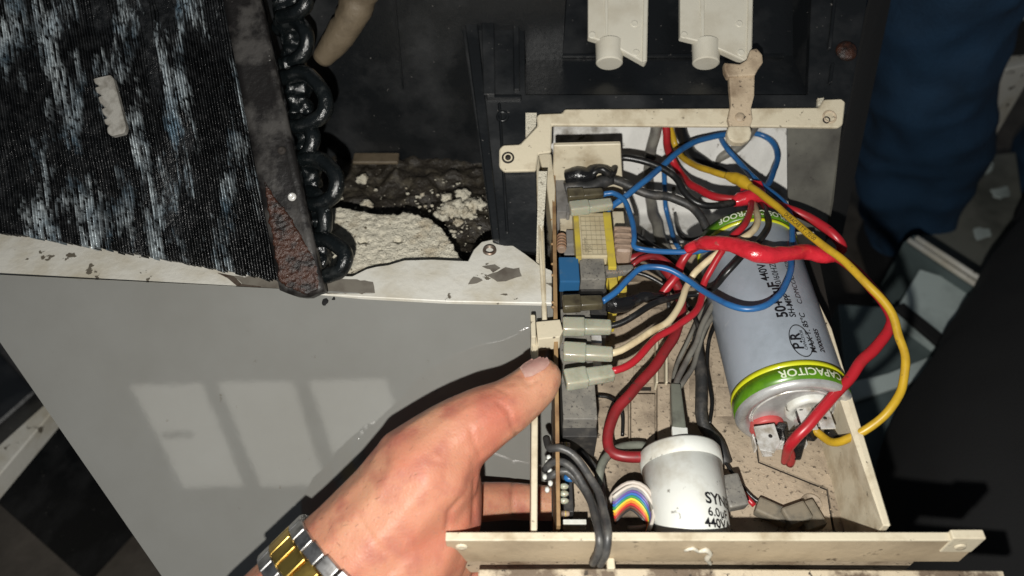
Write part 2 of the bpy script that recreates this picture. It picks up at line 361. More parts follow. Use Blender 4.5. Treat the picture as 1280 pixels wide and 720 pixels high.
# recess
BL, BR, TR, TL = Lp(655, 118, -.003), Lp(1010, 118, -.003), Lp(1016, -60, -.003), Lp(655, -60, -.003)
dy = V((0, .038, 0))
rc = link('vent_recess', MB().prism([BL, BR, BR + dy, BL + dy], V((0, 0, -.002))), M['blackpl'], ac)
link('recess_wall', MB().prism([BL + dy, BR + dy, TR + dy * 1.5, TL + dy * 1.5], V((0, .002, 0))), M['blackpl'], rc)
link('recess_side', MB().prism([BL, BL + dy, TL + dy * 1.5, TL], V((-.0015, 0, 0))), M['blackpl'], rc)
link('recess_side', MB().prism([BR, BR + dy, TR + dy * 1.5, TR], V((.0015, 0, 0))), M['blackpl'], rc)
link('recess_rib', MB().box(BL.x + .004, BR.x - .006, BL.y + .0355, BL.y + .0375, BL.z + .0003, BL.z + .0016), M['blackpl'], rc)
for i, (x0, x1, yb0, yb1) in enumerate(((735, 809, 46, 79), (850, 940, 46, 79))):
    va = link('louvre', MB().prism([Lp(x0, -60, .006), Lp(x0 - 0, yb0, .006), Lp(x0 + (x1 - x0) * .36, yb0 + 8, .0064), Lp(x1 - 3, yb1, .006), Lp(x1, yb1 - 3, .006), Lp(x1 + 3, -60, .006)], -LN * .005, .0008, 2), M['vane'], ac)
    link('louvre_fold', MB().prism([Lp(x0 + (x1 - x0) * .26, -60, .0068), Lp(x0 + (x1 - x0) * .30, yb0 + 3, .0068), Lp(x0 + (x1 - x0) * .34, yb0 + 3, .0068), Lp(x0 + (x1 - x0) * .34, -60, .0068)], -LN * .001, .0003), M['vane'], va)
    link('edge_rim', MB().prism([Lp(x1 - 3, -60, .0075), Lp(x1 - 6, yb1 - 2, .0075), Lp(x1 - 1, yb1 - 3, .0075), Lp(x1 + 3, -60, .0075)], -LN * .002, .0004), M['vane'], va)
    for qx, qy in ((x0 + 5, 44), (x1 - 14, 66), (x1 - 16, 30)):
        link('pin_mark', MB().lathe(Lp(qx, qy, .0059), LN, [(0, .0022), (.0006, .002), (.0006, .0015), (.0003, 0)], 14), M['vane'], va)
    cx = x0 + (x1 - x0) * .36
    b = MB(); b.lathe(Lp(cx, 80, .001), (Lp(cx, 56, .001) - Lp(cx, 80, .001)), [(0, 0), (0, .0068), (.0006, .0076), (.013, .0080), (.013, 0)], 44, smooth=False); link('pivot_stub', b, M['vane'], va)
# bracket (beige) across the frame
bk = Lprism([(706, 136), (1024, 134), (1030, 124), (1052, 123), (1057, 127), (1054, 155), (1049, 159), (985, 158), (690, 156), (689, 190), (673, 192), (670, 213), (630, 214), (624, 208), (624, 186), (629, 181), (650, 180), (672, 157), (671, 145), (674, 142), (703, 141)], .003, M['beige'], 'mounting_bracket', off=.0045, bevel=.0007)
for qx, qy, r_ in ((635, 197, .0026), (1037, 146, .0030), (1033, 150, .0016)):
    link('screw_hole', MB().lathe(Lp(qx, qy, .0046), LN, [(0, r_ * 1.35), (.0006, r_ * 1.2), (.0006, r_), (-.002, r_ * .8), (-.002, 0)], 20), M['slot'] if r_ < .0028 else M['beige_dirty'], bk)
link('slot_core', MB().lathe(Lp(635, 197, .0053), LN, [(0, .0016), (.0002, .0016), (.0002, 0)], 16), M['slot'], bk)
for pts in ([(657, 141), (671, 141), (670, 157), (657, 172)], [(673, 214), (684, 214), (676, 335), (670, 335)], [(1022, 123), (1030, 122), (1028, 133), (1022, 133)]):
    Lprism(pts, .003, M['foam'], 'foam_strip', off=.002, bevel=0)
# inner wall behind the tray: stained white insulation + grey plate
bw = MB(); nx, nz_ = 60, 40; vs = {}
for i in range(nx + 1):
    for j in range(nz_ + 1):
        x = .0 + .19 * i / nx; z = .453 + .062 * max(0, j - 12) / (nz_ - 12); yq = (.330 + .041 * min(j, 12) / 12) if j < 12 else .402 - (.515 - z) * .5
        vs[i, j] = bw.bm.verts.new((x, yq + .003 * noise.fractal(V((x * 30, z * 30, 2)), 1, 2, 3), z))
for i in range(nx):
    for j in range(nz_):
        f = bw.bm.faces.new((vs[i, j], vs[i + 1, j], vs[i + 1, j + 1], vs[i, j + 1])); f.smooth = True
link('insulation_wall', bw, M['backing'], ac)
link('grey_end_plate', MB().prism([Lp(984, 158, -.008), Lp(1052, 157, -.008), at_y(1042, 250, .345), at_y(1029, 322, .33), at_y(1002, 330, .33), at_y(985, 250, .345)], V((0, .002, 0))), M['greyplate'], ac)
link('frame_side', MB().prism([Lp(1060, 145, -.012), Lp(1100, -60, -.03), Lp(1126, -60, -.06), at_y(1073, 200, .42), at_y(1052, 300, .40), at_y(1030, 330, .38), at_y(1030, 290, .36)], V((0, .004, 0))), M['dark'], ac)

# ---- coil
def coilp(x, y, off=0):
    d = .415 - .015 * (y / 360); return P(x, y, d - off)
coil = thing('evaporator_coil', 'dirty black finned cooling coil with rusty end plate and oily return bends', 'coil', coilp(200, 300))
O = coilp(347, 352); Vd = (coilp(285, 0) - O); vl = Vd.length; Vd.normalize(); Nc = (coilp(100, 100) - coilp(101, 200)).cross(coilp(100, 100) - coilp(200, 101)).normalized()
if Nc.dot(CAM - O) < 0: Nc = -Nc
Ud = Vd.cross(Nc).normalized()
if Ud.x > 0: Ud = -Ud
fm = MB(); pitch = .00142; nf = 124
for k in range(nf):
    u0 = k * pitch
    e = O + Ud * u0; px, py = proj(e)
    # lower edge line (0,288)->(347,352), a ragged bend to the left
    yb = 352 - (347 - px) * .185 - 6 * math.sin(max(0, (347 - px)) / 347 * math.pi) * .6 + 3.0 * noise.noise(V((k * .35, 0, 4))) + random.uniform(-1.2, 1.2)
    t0 = (proj(O + Ud * u0)[1] - yb) / 1005 * .41
    seg = 90; prev = None; fr_ = .5 + random.random(); ph = random.random() * 50
    L_ = vl + .03 + u0 * .25
    for s_ in range(seg + 1):
        t = t0 + (L_ - t0) * s_ / seg
        dmg = noise.fractal(V((u0 * 36, t * 16, 7)), 1, 2, 3)
        dm = max(0, dmg - .02) * 1.9
        wob = .0006 * noise.noise(V((u0 * 30, t * 22, 2))) + .00025 * noise.noise(V((u0 * 160, t * 90, 12))) * (.3 + 2.5 * dm)
        dep = -.0016 * dm + .0006 * noise.noise(V((u0 * 700, t * 30, 21))) - .0025 * max(0, noise.noise(V((u0 * 22, t * 22, 31))))
        th = .00018 + .00050 * min(1, dm) * fr_ * (1 + .6 * noise.noise(V((ph, t * 400, 3))))
        c = O + Ud * (u0 + wob) + Vd * t + Nc * dep
        lean = Ud * (.0007 * min(1, dm))
        q = [fm.bm.verts.new(c + Ud * th + lean), fm.bm.verts.new(c - Ud * th + lean), fm.bm.verts.new(c - Ud * .0001 - Nc * .007), fm.bm.verts.new(c + Ud * .0001 - Nc * .007)]
        if prev:
            for a_ in range(4): fm.bm.faces.new((prev[a_], prev[(a_ + 1) % 4], q[(a_ + 1) % 4], q[a_]))
        else: fm.bm.faces.new(q)
        prev = q
def fin_material():
    m = bpy.data.materials.new('black fins with painted sheen streaks'); m.use_nodes = True
    nt = m.node_tree; N = nt.nodes; K = nt.links; b = N['Principled BSDF']
    tc = N.new('ShaderNodeTexCoord')
    ex = N.new('ShaderNodeVectorMath'); ex.operation = 'DOT_PRODUCT'; K.new(tc.outputs['Object'], ex.inputs[0]); ex.inputs[1].default_value = Ud
    ey = N.new('ShaderNodeVectorMath'); ey.operation = 'DOT_PRODUCT'; K.new(tc.outputs['Object'], ey.inputs[0]); ey.inputs[1].default_value = Vd
    def comb(a, c):
        m1 = N.new('ShaderNodeMath'); m1.operation = 'MULTIPLY'; m1.inputs[1].default_value = a; K.new(ex.outputs['Value'], m1.inputs[0])
        m2 = N.new('ShaderNodeMath'); m2.operation = 'MULTIPLY'; m2.inputs[1].default_value = c; K.new(ey.outputs['Value'], m2.inputs[0])
        x = N.new('ShaderNodeCombineXYZ'); K.new(m1.outputs[0], x.inputs[0]); K.new(m2.outputs[0], x.inputs[1]); return x.outputs[0]
    def nz(v, s, d=6, lo=.5, hi=.6):
        n = N.new('ShaderNodeTexNoise'); n.inputs['Scale'].default_value = s; n.inputs['Detail'].default_value = d; n.inputs['Roughness'].default_value = .62; K.new(v, n.inputs['Vector'])
        r = N.new('ShaderNodeMapRange'); r.inputs[1].default_value = lo; r.inputs[2].default_value = hi; K.new(n.outputs['Fac'], r.inputs[0]); return r.outputs[0]
    def mul(a, c):
        x = N.new('ShaderNodeMath'); x.operation = 'MULTIPLY'; K.new(a, x.inputs[0]); K.new(c, x.inputs[1]); return x.outputs[0]
    patch = nz(comb(60, 15), 1, 6, .50, .60)
    streak = nz(comb(520, 40), 1, 6, .43, .52)
    grit = nz(comb(700, 300), 1, 4, .38, .50)  # fine grain that breaks up the painted sheen streaks
    f = mul(mul(patch, streak), grit)  # sheen of the flattened fins, put into the base colour as pale streaks
    tone = nz(comb(60, 40), 1, 3, .35, .65)
    cm = N.new('ShaderNodeMix'); cm.data_type = 'RGBA'; cm.inputs[6].default_value = (.11, .17, .22, 1); cm.inputs[7].default_value = (.72, .80, .83, 1); K.new(tone, cm.inputs['Factor'])
    dk = N.new('ShaderNodeMix'); dk.data_type = 'RGBA'; dk.inputs[6].default_value = (.005, .0055, .006, 1); dk.inputs[7].default_value = (.020, .021, .022, 1); K.new(nz(comb(200, 160), 1, 6, .45, .65), dk.inputs['Factor'])
    mx = N.new('ShaderNodeMix'); mx.data_type = 'RGBA'; K.new(f, mx.inputs['Factor']); K.new(dk.outputs[2], mx.inputs[6]); K.new(cm.outputs[2], mx.inputs[7])
    K.new(mx.outputs[2], b.inputs['Base Color']); b.inputs['Roughness'].default_value = .27
    mm = N.new('ShaderNodeMath'); mm.operation = 'MULTIPLY'; mm.inputs[1].default_value = .35; K.new(f, mm.inputs[0]); K.new(mm.outputs[0], b.inputs['Metallic'])
    bp = N.new('ShaderNodeBump'); bp.inputs['Distance'].default_value = .0006; K.new(nz(comb(500, 300), 1, 5, .2, .8), bp.inputs['Height']); K.new(bp.outputs[0], b.inputs['Normal'])
    return m
stuff(link('fins', fm, fin_material(), coil, origin=O))
link('fin_core', MB().prism([coilp(-50, -60, -.0075), coilp(275, -60, -.0075), coilp(340, 340, -.0075), coilp(150, 300, -.0075), coilp(-50, 266, -.0075)], -Nc * .012), M['dark'], coil)
# end plate (bent steel) : front strip, subdivided for waviness
sp = MB(); vs = {}; nn = 60
for j in range(nn + 1):
    t = j / nn; y = -40 + t * 403
    xl = 279 + (y / 350) * 68; xr = 325 + (y / 358) * 78
    for i in range(7):
        s_ = i / 6; x = xl + (xr - xl) * s_
        off = .0012 + .0006 * noise.noise(V((x * .03, y * .03, 4))) + (.0012 if i == 6 else 0)
        yy = y + (8 * math.sin(s_ * math.pi) + random.uniform(-1, 1)) * (1 if j == nn else 0)
        vs[i, j] = sp.bm.verts.new(coilp(x, yy, off))
for j in range(nn):
    for i in range(6):
        f = sp.bm.faces.new((vs[i, j], vs[i + 1, j], vs[i + 1, j + 1], vs[i, j + 1])); f.smooth = True
g = bmesh.ops.extrude_face_region(sp.bm, geom=sp.bm.faces[:])
bmesh.ops.translate(sp.bm, verts=[e for e in g['geom'] if isinstance(e, bmesh.types.BMVert)], vec=-Nc * .010)
bmesh.ops.recalc_face_normals(sp.bm, faces=sp.bm.faces[:])
epl = link('end_plate', sp, M['sidepl'], coil)
for qx, qy in ((352, 188), (365, 246)):
    link('rivet', MB().lathe(coilp(qx, qy, .0018), Nc, [(0, .0022), (.0010, .0016), (.0010, .0008), (0, 0)], 12), M['tin'] if qy > 200 else M['slot'], epl)
rb = MB(); rb.prism([coilp(x, y, .0022) for x, y in jag(V2([(330, 226), (344, 250), (362, 270), (380, 300), (396, 330), (401, 352), (398, 363), (380, 367), (350, 354), (344, 322), (336, 276)]), 4, 6, 3)], -Nc * .003)
rb = remeshed(rb, .0009, 1, lambda p: .0007 * noise.fractal(p * 600, 1, 2, 3))
link('rust_crust', rb, M['rust'], epl)
# return bends
bends = [[(345, -20), (372, -14), (382, 2), (372, 16), (350, 22)], [(346, 36), (368, 27), (384, 44), (380, 68), (350, 82)],
         [(352, 98), (378, 90), (402, 110), (404, 140), (384, 156), (360, 158)], [(355, 150), (378, 152), (390, 172), (382, 194), (362, 200)],
         [(366, 202), (396, 198), (418, 215), (420, 240), (404, 254), (378, 258)], [(372, 238), (394, 244), (406, 268), (402, 292), (380, 298)], [(384, 302), (410, 300), (429, 314), (427, 334), (412, 344), (388, 350)]]
for i, bpth in enumerate(bends):
    back = .0 if i % 2 == 0 else -.006
    k = len(bpth)
    pts = [coilp(x, y, -.012 + back + .011 * math.sin(math.pi * j / (k - 1))) for j, (x, y) in enumerate(bpth)]
    link('return_bend', MB().tube(pts, .0040, 16, .0015, lump=.10, seed=i), M['utube'], coil)
cb = MB(); cb.prism([coilp(x, y, -.012) for x, y in [(333, -40), (366, -40), (408, 330), (398, 350)]], -Nc * .012)
cb = remeshed(cb, .0015, 1, lambda p: .003 * noise.fractal(p * 200, 1, 2, 3)); link('tube_sheet', cb, M['utube'], coil)
# comb clip on coil
cl = MB(); cl.prism([coilp(x, y, .004) for x, y in [(123, 96), (137, 93), (141, 97), (157, 158), (155, 166), (139, 170), (134, 166), (133, 160), (136, 156), (131, 155), (129, 149), (134, 147), (128, 142), (126, 136), (131, 134), (124, 128), (122, 121), (127, 119), (120, 115), (118, 109), (124, 107), (118, 104), (116, 98)]], -Nc * .004, .0005)
tag(link('plastic_clip', cl, mat('cloudy white plastic', (.27, .26, .235), .35, (.15, .14, .12), 160, bump=.0003, bscale=300), ), 'small notched off white plastic clip stuck on the black coil fins', 'clip')
# hose + foam
tag(link('drain_hose', MB().tube([P(462, -60, .415), P(450, -5, .43), P(434, 30, .44), P(414, 58, .45), P(400, 76, .455)], [.011, .0095, .0085, .0075, .005], 18, .003, lump=.12), M['hose']), 'dusty tan hose end hanging behind the return bends at top', 'hose')
fb = MB(); fb.prism([at_z(x, y, .492) for x, y in jag(V2([(405, 262), (425, 258), (470, 266), (520, 268), (545, 280), (560, 300), (578, 325), (575, 345), (405, 345)]), 9, 7, 2)], V((0, 0, -.018)))
fb = remeshed(fb, .0011, 1, lambda p: .0012 * noise.fractal(p * 420, 1, 2, 4) - (.009 if min((p - at_z(453, 301, .492)).length, (p - at_z(497, 300, .492)).length) < .0024 else 0))
tag(link('foam_block', fb, M['foam']), 'large crumbling white foam block behind the white lip, with two dark pits', 'foam')
for i, (x, y, r, lab) in enumerate(((452, 224, .0032, 'lone small foam crumb on the dark pan near the black wall'), (459, 257, .0034, 'small foam crumb just above the large foam block'), (567, 262, .0058, 'jagged foam lump in the middle of the crumb pile'),
                    (580, 243, .0042, 'foam lump at the top of the crumb pile'), (594, 256, .0048, 'foam lump of the crumb pile touching the black frame bar'), (558, 248, .0034, 'small foam crumb at the left of the crumb pile'),
                    (553, 270, .0038, 'foam crumb at the bottom left of the crumb pile, by the foam block corner'), (585, 266, .0040, 'flat foam crumb at the bottom right of the crumb pile'), (528, 243, .0016, 'tiny foam crumb on dark grime left of the pile'), (573, 278, .0028, 'little foam crumb just below the crumb pile'))):
    m_ = MB().sphere(at_z(x, y, .468), r, (1.2, 1, .7), 3)
    for v in m_.bm.verts: v.co += v.normal * r * .75 * noise.fractal(v.co * 330, 1, 2, 3)
    tag(link('foam_crumb', m_, M['foam']), lab, 'foam crumb', 'foam crumbs on the dirty pan')
for i, (x, y) in enumerate(((400, 376), (411, 372))):
    m_ = MB().sphere(Pp(x + 6, y + 1, .001), .0016 if i == 0 else .0008, (1, 1.4, .5), 2)
    for v in m_.bm.verts: v.co += v.normal * .001 * noise.noise(v.co * 900)
    tag(link('dirt_flake', m_, M['dark']), 'larger black dirt flake on the grey panel under the coil corner' if i == 0 else 'tiny black dirt flake beside the larger flake on the grey panel', 'dirt')

def grains(name, n, region, zf, r0, r1, m, parent=None, seed=1):
    rnd = random.Random(seed); b = MB()
    for _ in range(n):
        x, y = region(rnd); c = at_z(x, y, zf); r = r0 + (r1 - r0) * rnd.random() ** 3
        g_ = bmesh.ops.create_icosphere(b.bm, subdivisions=1, radius=r)
        for v in g_['verts']: v.co = V((v.co.x * rnd.uniform(.6, 1.3), v.co.y * rnd.uniform(.6, 1.3), v.co.z * .6)) + c
    return link(name, b, m, parent)
def reg1(q):
    t = q.gauss(0, 1); return (560 + 22 * q.gauss(0, 1), 268 + 20 * q.gauss(0, 1)) if q.random() < .5 else (q.uniform(425, 608), q.uniform(232, 325))
tag(grains('foam_grains', 260, reg1, .4685, .0003, .0016, M['foam']), 'fine white foam grains scattered over the dirty pan', 'foam grains', kind='stuff')

# ---- latch strap over bracket
la = thing('strap_latch', 'worn beige plastic strap latch hooked over the beige bracket', 'latch', Lp(925, 140, .006))
link('strap', MB().prism([Lp(x, y, .011) for x, y in [(911, 84), (944, 84), (943, 120), (939, 135), (941, 150), (937, 160), (913, 160), (910, 148), (914, 130), (912, 110)]], -LN * .004, .0009, 2), M['beige_dirty'], la)
link('strap_head', MB().prism([Lp(x, y, .0125) for x, y in [(905, 78), (925, 80), (934, 74), (938, 62), (946, 60), (953, 68), (954, 78), (948, 86), (944, 94), (910, 96), (906, 88)]], -LN * .005, .001, 2), M['beige_dirty'], la)
link('strap_foot', MB().prism([Lp(x, y, .012) for x, y in [(911, 157), (938, 157), (940, 166), (938, 174), (930, 178), (918, 178), (911, 173), (909, 166)]], -LN * .006, .0014, 3), M['beige'], la)
link('rivet', MB().lathe(Lp(925, 147, .0108), LN, [(0, .003), (.0008, .0026), (.0012, 0)], 16), M['beige_dirty'], la)

# ================================================================== TRAY
tray = thing('control_tray', 'open beige plastic control tray with dusty floor, pulled out under the bracket', 'tray', V((.08, .23, ZF)))
def fz(x, y, z=ZF): return at_z(x, y, z)
xl0 = at_z(668, 500, ZR).x
link('base', MB().prism([fz(700, 640, ZF - .0015) + V((-.004, -.006, 0)), fz(1075, 660, ZF - .0015), fz(1090, 660, ZF - .0015) + V((0, -.012, 0)), V((fz(1000, 330).x + .014, .335, ZF - .0015)), V((fz(700, 400).x - .004, .335, ZF - .0015))], V((0, 0, -.003))), M['slot'], tray)
yb_ = .131
B1 = V((fz(1080, 655).x, yb_, ZF)); 
Atop = [fz(946, 555), fz(948.5, 577), fz(1034, 611.5), fz(1041, 656)]
Aend = V((Atop[-1].x, yb_, ZF))
gap = V((.0011, .0014, 0))
leftx = fz(700, 400).x - .003
fl = link('floor', MB().prism([V((leftx, yb_, ZF)), Aend - V((.0007, 0, 0)), Atop[3] - V((.0007, 0, 0)), Atop[2] - gap * .5, Atop[1] - gap * .5, Atop[0] - V((.0007, 0, 0)), V((Atop[0].x - .0005, .334, ZF)), V((leftx, .334, ZF))], V((0, 0, -.0016))), M['floor'], tray)
xr_f = .159
link('floor_plate', MB().prism([Aend + V((.0005, 0, 0)), V((xr_f, yb_, ZF)), V((xr_f - .004, .334, ZF)), V((Atop[0].x + .0001, .334, ZF)), Atop[0] + V((.0003, 0, 0)), Atop[1] + gap * .5, Atop[2] + gap * .5, Atop[3] + V((.0005, 0, 0))], V((0, 0, -.0016))), M['floor'], tray)
# right wall
rw0 = at_z(1114, 657, ZR); rw1 = at_z(1040, 410, ZR); rw2 = at_z(1001, 332, ZR - .002)
rw = MB(); th = V((-.0032, 0, 0))
link('right_wall', rw.prism([rw0, rw1, rw2, V((rw2.x, rw2.y, ZF - .004)), V((rw1.x, rw1.y, ZF - .004)), V((rw0.x, rw0.y, ZF - .004))], th, .0005), M['beige'], tray)
link('back_lip', MB().prism([at_z(972, 289, .492), at_z(1018, 289, .492), at_z(1020, 304, .492), at_z(975, 304, .492)], V((0, 0, -.004)), .0006), M['beige'], tray)
link('back_wall', MB().box(leftx, rw2.x, .333, .336, ZF - .003, ZF + .001, .0003), M['beige_dirty'], tray)
# front wall, notch for the cables between two pieces, second ledge
def zrow(y0, x0, x1, z): return [at_z(x0, y0, z), at_z(x1, y0, z)]
fy = at_z(900, 668, ZR).y
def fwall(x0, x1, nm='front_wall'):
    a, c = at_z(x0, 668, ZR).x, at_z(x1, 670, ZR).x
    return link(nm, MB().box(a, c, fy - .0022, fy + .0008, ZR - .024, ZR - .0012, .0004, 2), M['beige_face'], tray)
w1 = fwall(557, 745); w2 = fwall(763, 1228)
for q0, q1, ww in ((557, 745, w1), (763, 1228, w2)): link('wall_rim', MB().box(at_z(q0, 668, ZR).x, at_z(q1, 670, ZR).x, fy - .0026, fy + .0010, ZR - .0013, ZR, .0004, 2), M['beige'], ww)
link('sill', MB().box(at_z(745, 668, ZR).x, at_z(763, 668, ZR).x, fy - .0022, fy + .0008, ZR - .024, ZR - .0175), M['beige'], tray)
link('raised_corner', MB().box(at_z(1186, 668, ZR).x, at_z(1227, 668, ZR).x, fy - .0028, fy + .0012, ZR - .012, ZR + .0022, .0006, 2), M['beige'], tray)
for qx in (577, 1200):
    c = at_y(qx, 683, fy - .0024 - (.0006 if qx > 1000 else 0)); link('boss', MB().lathe(c, V((0, -1, 0)), [(0, .0026), (.0008, .0022), (.0008, .0012), (.0004, 0)], 18), M['beige'], w1 if qx < 700 else w2)
link('lower_skirt', MB().box(at_z(557, 668, ZR).x, at_z(1180, 668, ZR).x, fy + .0009, fy + .004, ZF - .0045, ZR - .0235), M['beige_dirty'], tray)
zl = ZR - .0225
link('ledge', MB().prism([at_z(598, 711, zl), at_z(770, 710, zl), at_z(1255, 713, zl), at_z(1262, 745, zl), at_z(596, 745, zl)], V((0, 0, -.0035)), .0006), M['ledge'], tray)
link('hook', MB().box(at_z(758, 690, ZR - .018).x, at_z(768, 690, ZR - .018).x, fy - .007, fy - .0021, zl - .001, zl + .0035, .0005), M['beige'], tray)
gl = MB(); gl.tube([at_y(x, y, fy - .0027) for x, y in [(856, 688), (866, 685), (874, 689), (882, 687), (888, 692), (884, 698), (889, 706)]], [.0007, .0009, .0008, .0012, .0011, .0014, .0006], 8, .0015, lump=.4)
link('glue_smear', gl, M['vane'], w2)
# left wall: two overlapping strips
link('left_wall', MB().prism([at_z(663.5, 662, ZR - .002), at_z(671.5, 662, ZR - .002), at_z(673, 415, ZR - .001), at_z(665, 415, ZR - .001)], V((0, 0, -.040)), .0004), M['beige'], tray)
link('back_left_wall', MB().prism([at_z(678, 402, ZR), at_z(684, 402, ZR), at_z(680, 290, ZR + .008), at_z(674, 195, ZR + .013), at_z(668, 190, ZR + .013), at_z(673, 290, ZR + .008)], V((0, 0, -.040)), .0004), M['beige'], tray)
link('inner_left_wall', MB().prism([at_z(673, 192, ZR + .012), at_z(689, 192, ZR + .012), at_z(694, 235, ZR + .007), at_z(692, 300, ZR - .001), at_z(683, 230, ZR + .006)], V((0, 0, -.02)), .0004), M['beige'], tray)
bp_ = at_z(735, 262, .478).y
link('back_plate', MB().prism([at_y(x, y, bp_) for x, y in [(692, 182), (776, 180), (777, 205), (782, 292), (690, 300)]], V((0, .0028, 0)), .0005), M['beige'], tray)
cz = ZR + .004
cpp = link('side_clip', MB().prism([at_z(x, y, cz) for x, y in [(670, 402), (700, 399), (703, 411), (704, 413), (700, 421), (672, 424)]], V((0, 0, -.010)), .0007, 2), M['beige'], tray)
link('clip_tab', MB().prism([at_z(x, y, cz + .002) for x, y in [(663, 393), (669, 393), (670, 421), (664, 421)]], V((0, 0, -.016)), .0006, 2), M['beige'], cpp)
# floor relief
def slab(x0, y0, x1, y1, h, nm='rib', bv=.0004, m='floor', z=ZF):
    A, C = at_z(x0, y1, z + h), at_z(x1, y0, z + h)
    return link(nm, MB().prism([at_z(x0, y1, z + h), at_z(x1, y1, z + h), at_z(x1, y0, z + h), at_z(x0, y0, z + h)], V((0, 0, -h + .0003)), bv), M[m], tray)
slab(789, 492, 819, 556, .0042, 'raised_pad'); slab(822, 479, 838, 552, .0055, 'raised_pad'); slab(794, 484, 814, 488, .0007, 'slot_hole', 0, 'slot')
slab(786, 495, 788, 556, .0055); slab(820, 412, 823, 478, .008, m='beige'); slab(832, 424, 835, 478, .008, m='beige'); slab(822, 410, 832, 414, .008, m='beige')
for q in ((778, 386, 831, 421), (778, 424, 818, 455), (779, 458, 792, 478), (795, 458, 817, 478), (840, 470, 862, 500), (778, 352, 850, 383), (890, 440, 905, 480), (895, 484, 915, 520)): slab(*q, .0006, 'floor_panel', .0002)
link('floor_boss', MB().lathe(at_z(1014, 630, ZF - .0002), V((0, 0, 1)), [(0, .0052), (.0008, .005), (.0008, .0044), (.0005, .0042), (.0005, 0)], 30), M['floor'], tray)
link('floor_boss', MB().lathe(at_z(902, 502, ZF - .0002), V((0, 0, 1)), [(0, .0052), (.0005, .005), (.0006, .0046), (.0004, .0042), (.0004, 0)], 30), M['floor'], tray)

tag(grains('dust_grains', 420, lambda q: (min(1050, q.gauss(975, 40)), min(652, q.gauss(595, 30))) if q.random() < .5 else (q.uniform(740, 900), q.uniform(380, 650)), ZF + .0001, .00012, .0005, M['beige_dirty'], seed=5), 'fine dust and grit lying on the tray floor', 'dust', kind='stuff')

# ================================================================== CIRCUIT BOARD
pcb = thing('circuit_board', 'upright brown circuit board with relays and transformer along the tray\'s left wall', 'circuit board', at_z(694, 430, ZF))
bd = link('board', MB().prism([at_z(690, 206, ZR + .006), at_z(694, 206, ZR + .006), at_z(697, 400, ZR + .001), at_z(700.5, 657, ZR - .004), at_z(696, 657, ZR - .004), at_z(692, 400, ZR + .001)], V((0, 0, -.036))), M['pcb'], pcb)
for y in (228, 244, 262, 275, 305, 330, 344, 378, 384): # solder points on the rear face
    link('solder_joint', MB().sphere(at_z(689.5 + (y - 206) * .012, y, ZR + .001), .0010, (1.3, .9, .9), 1), M['pcb'], bd)
for x, y in ((684, 578), (687, 588), (681, 596), (688, 604), (686, 572), (684, 612)):
    link('silicone_blob', MB().sphere(at_z(x, y, ZR - .012), .0013, (1, 1.3, 1), 1), M['white'], bd)
def blk(x0, y0, x1, y1, zt, h, m, nm, bv=.0005, parent=None):
    A = [at_z(x0, y1, zt), at_z(x1, y1, zt), at_z(x1, y0, zt), at_z(x0, y0, zt)]
    A[3].x = A[0].x = (A[0].x + A[3].x) / 2; A[2].x = A[1].x = (A[1].x + A[2].x) / 2
    return link(nm, MB().prism(A, V((0, 0, -h)), bv, 2), M[m], parent or pcb)
def topface(x0, y0, x1, y1, zt): return at_z(x0, y0, zt), at_z(x1, y1, zt)
tb = blk(695, 220, 711, 264, ZR + .002, .020, 'lgrey', 'terminal_block'); blk(708, 256, 712, 266, ZR + .003, .006, 'lgrey', 'terminal_block')
blk(700, 268, 722, 288, ZR - .004, .010, 'beige', 'spacer')
tf = blk(720, 266, 766, 320, ZR + .004, .028, 'label', 'transformer')
blk(757, 265, 767, 334, ZR + .0046, .03, 'ytape', 'yellow_tape', parent=tf); blk(718, 262, 725, 321, ZR + .0044, .02, 'ytape', 'yellow_tape', parent=tf)
blk(761, 330, 772, 372, ZR - .004, .03, 'ytape', 'yellow_tape', parent=tf); blk(768, 326, 785, 334, ZR - .006, .02, 'ytape', 'yellow_tape', parent=tf); blk(773, 344, 783, 362, ZR - .010, .02, 'ytape', 'yellow_tape', parent=tf)
wd = MB(); wA = at_z(778, 326, ZR - .003); wB = at_z(777, 293, ZR - .003)
wd.obox(wA, wB, .0095, .016, bevel=.003, seg=3); link('winding', wd, M['winding'], tf)
for k in range(4):
    t = (k + .7) / 4.6; c = wA.lerp(wB, t); link('winding_turn', MB().obox(c, c + (wB - wA) * .12, .0101, .0166, bevel=.003, seg=2), M['winding'], tf)
blk(767, 264, 781, 292, ZR - .006, .014, 'beige', 'bobbin', parent=tf)
# printing on the transformer label
tl = at_z(729, 317, ZR + .0047); tr_ = at_z(755, 270, ZR + .0047)
gb = MB(); zt_ = ZR + .0043
for k in range(6):
    x = tl.x + (tr_.x - tl.x) * k / 5; gb.box(x - .00006, x + .00006, tl.y, tr_.y, zt_ - .0003, zt_)
for k in range(9):
    y = tl.y + (tr_.y - tl.y) * k / 8; gb.box(tl.x, tr_.x, y - .00006, y + .00006, zt_ - .0003, zt_)
link('label_grid', gb, M['ink'], tf)
rowx = [tl.x + .001, tl.x + .0035, tl.x + .006, tl.x + .0085]
for i, (tx, sz) in enumerate((('TRANSFORMER', .0016), ('T.20', .0028))):
    link('label_print', text_mb(tx, sz, lambda a, b_, i=i: V((rowx[i] + .0012 - b_, tl.y + .001 + a, zt_ + .00012)), 0), M['ink'], tf)
ind = MB(); iA = at_z(702, 313, ZR - .001); iB = at_z(702, 294, ZR - .001)
cl_ = link('choke', ind.tube([iA, iB], [.0022, .0022], 14, .002, smooth=True), M['winding'], pcb)
for k in range(5):
    c = iA.lerp(iB, .12 + k * .19); link('coil_turn', MB().tube([c, c + (iB - iA) * .09], .0026, 14, .001), M['copper'], cl_)
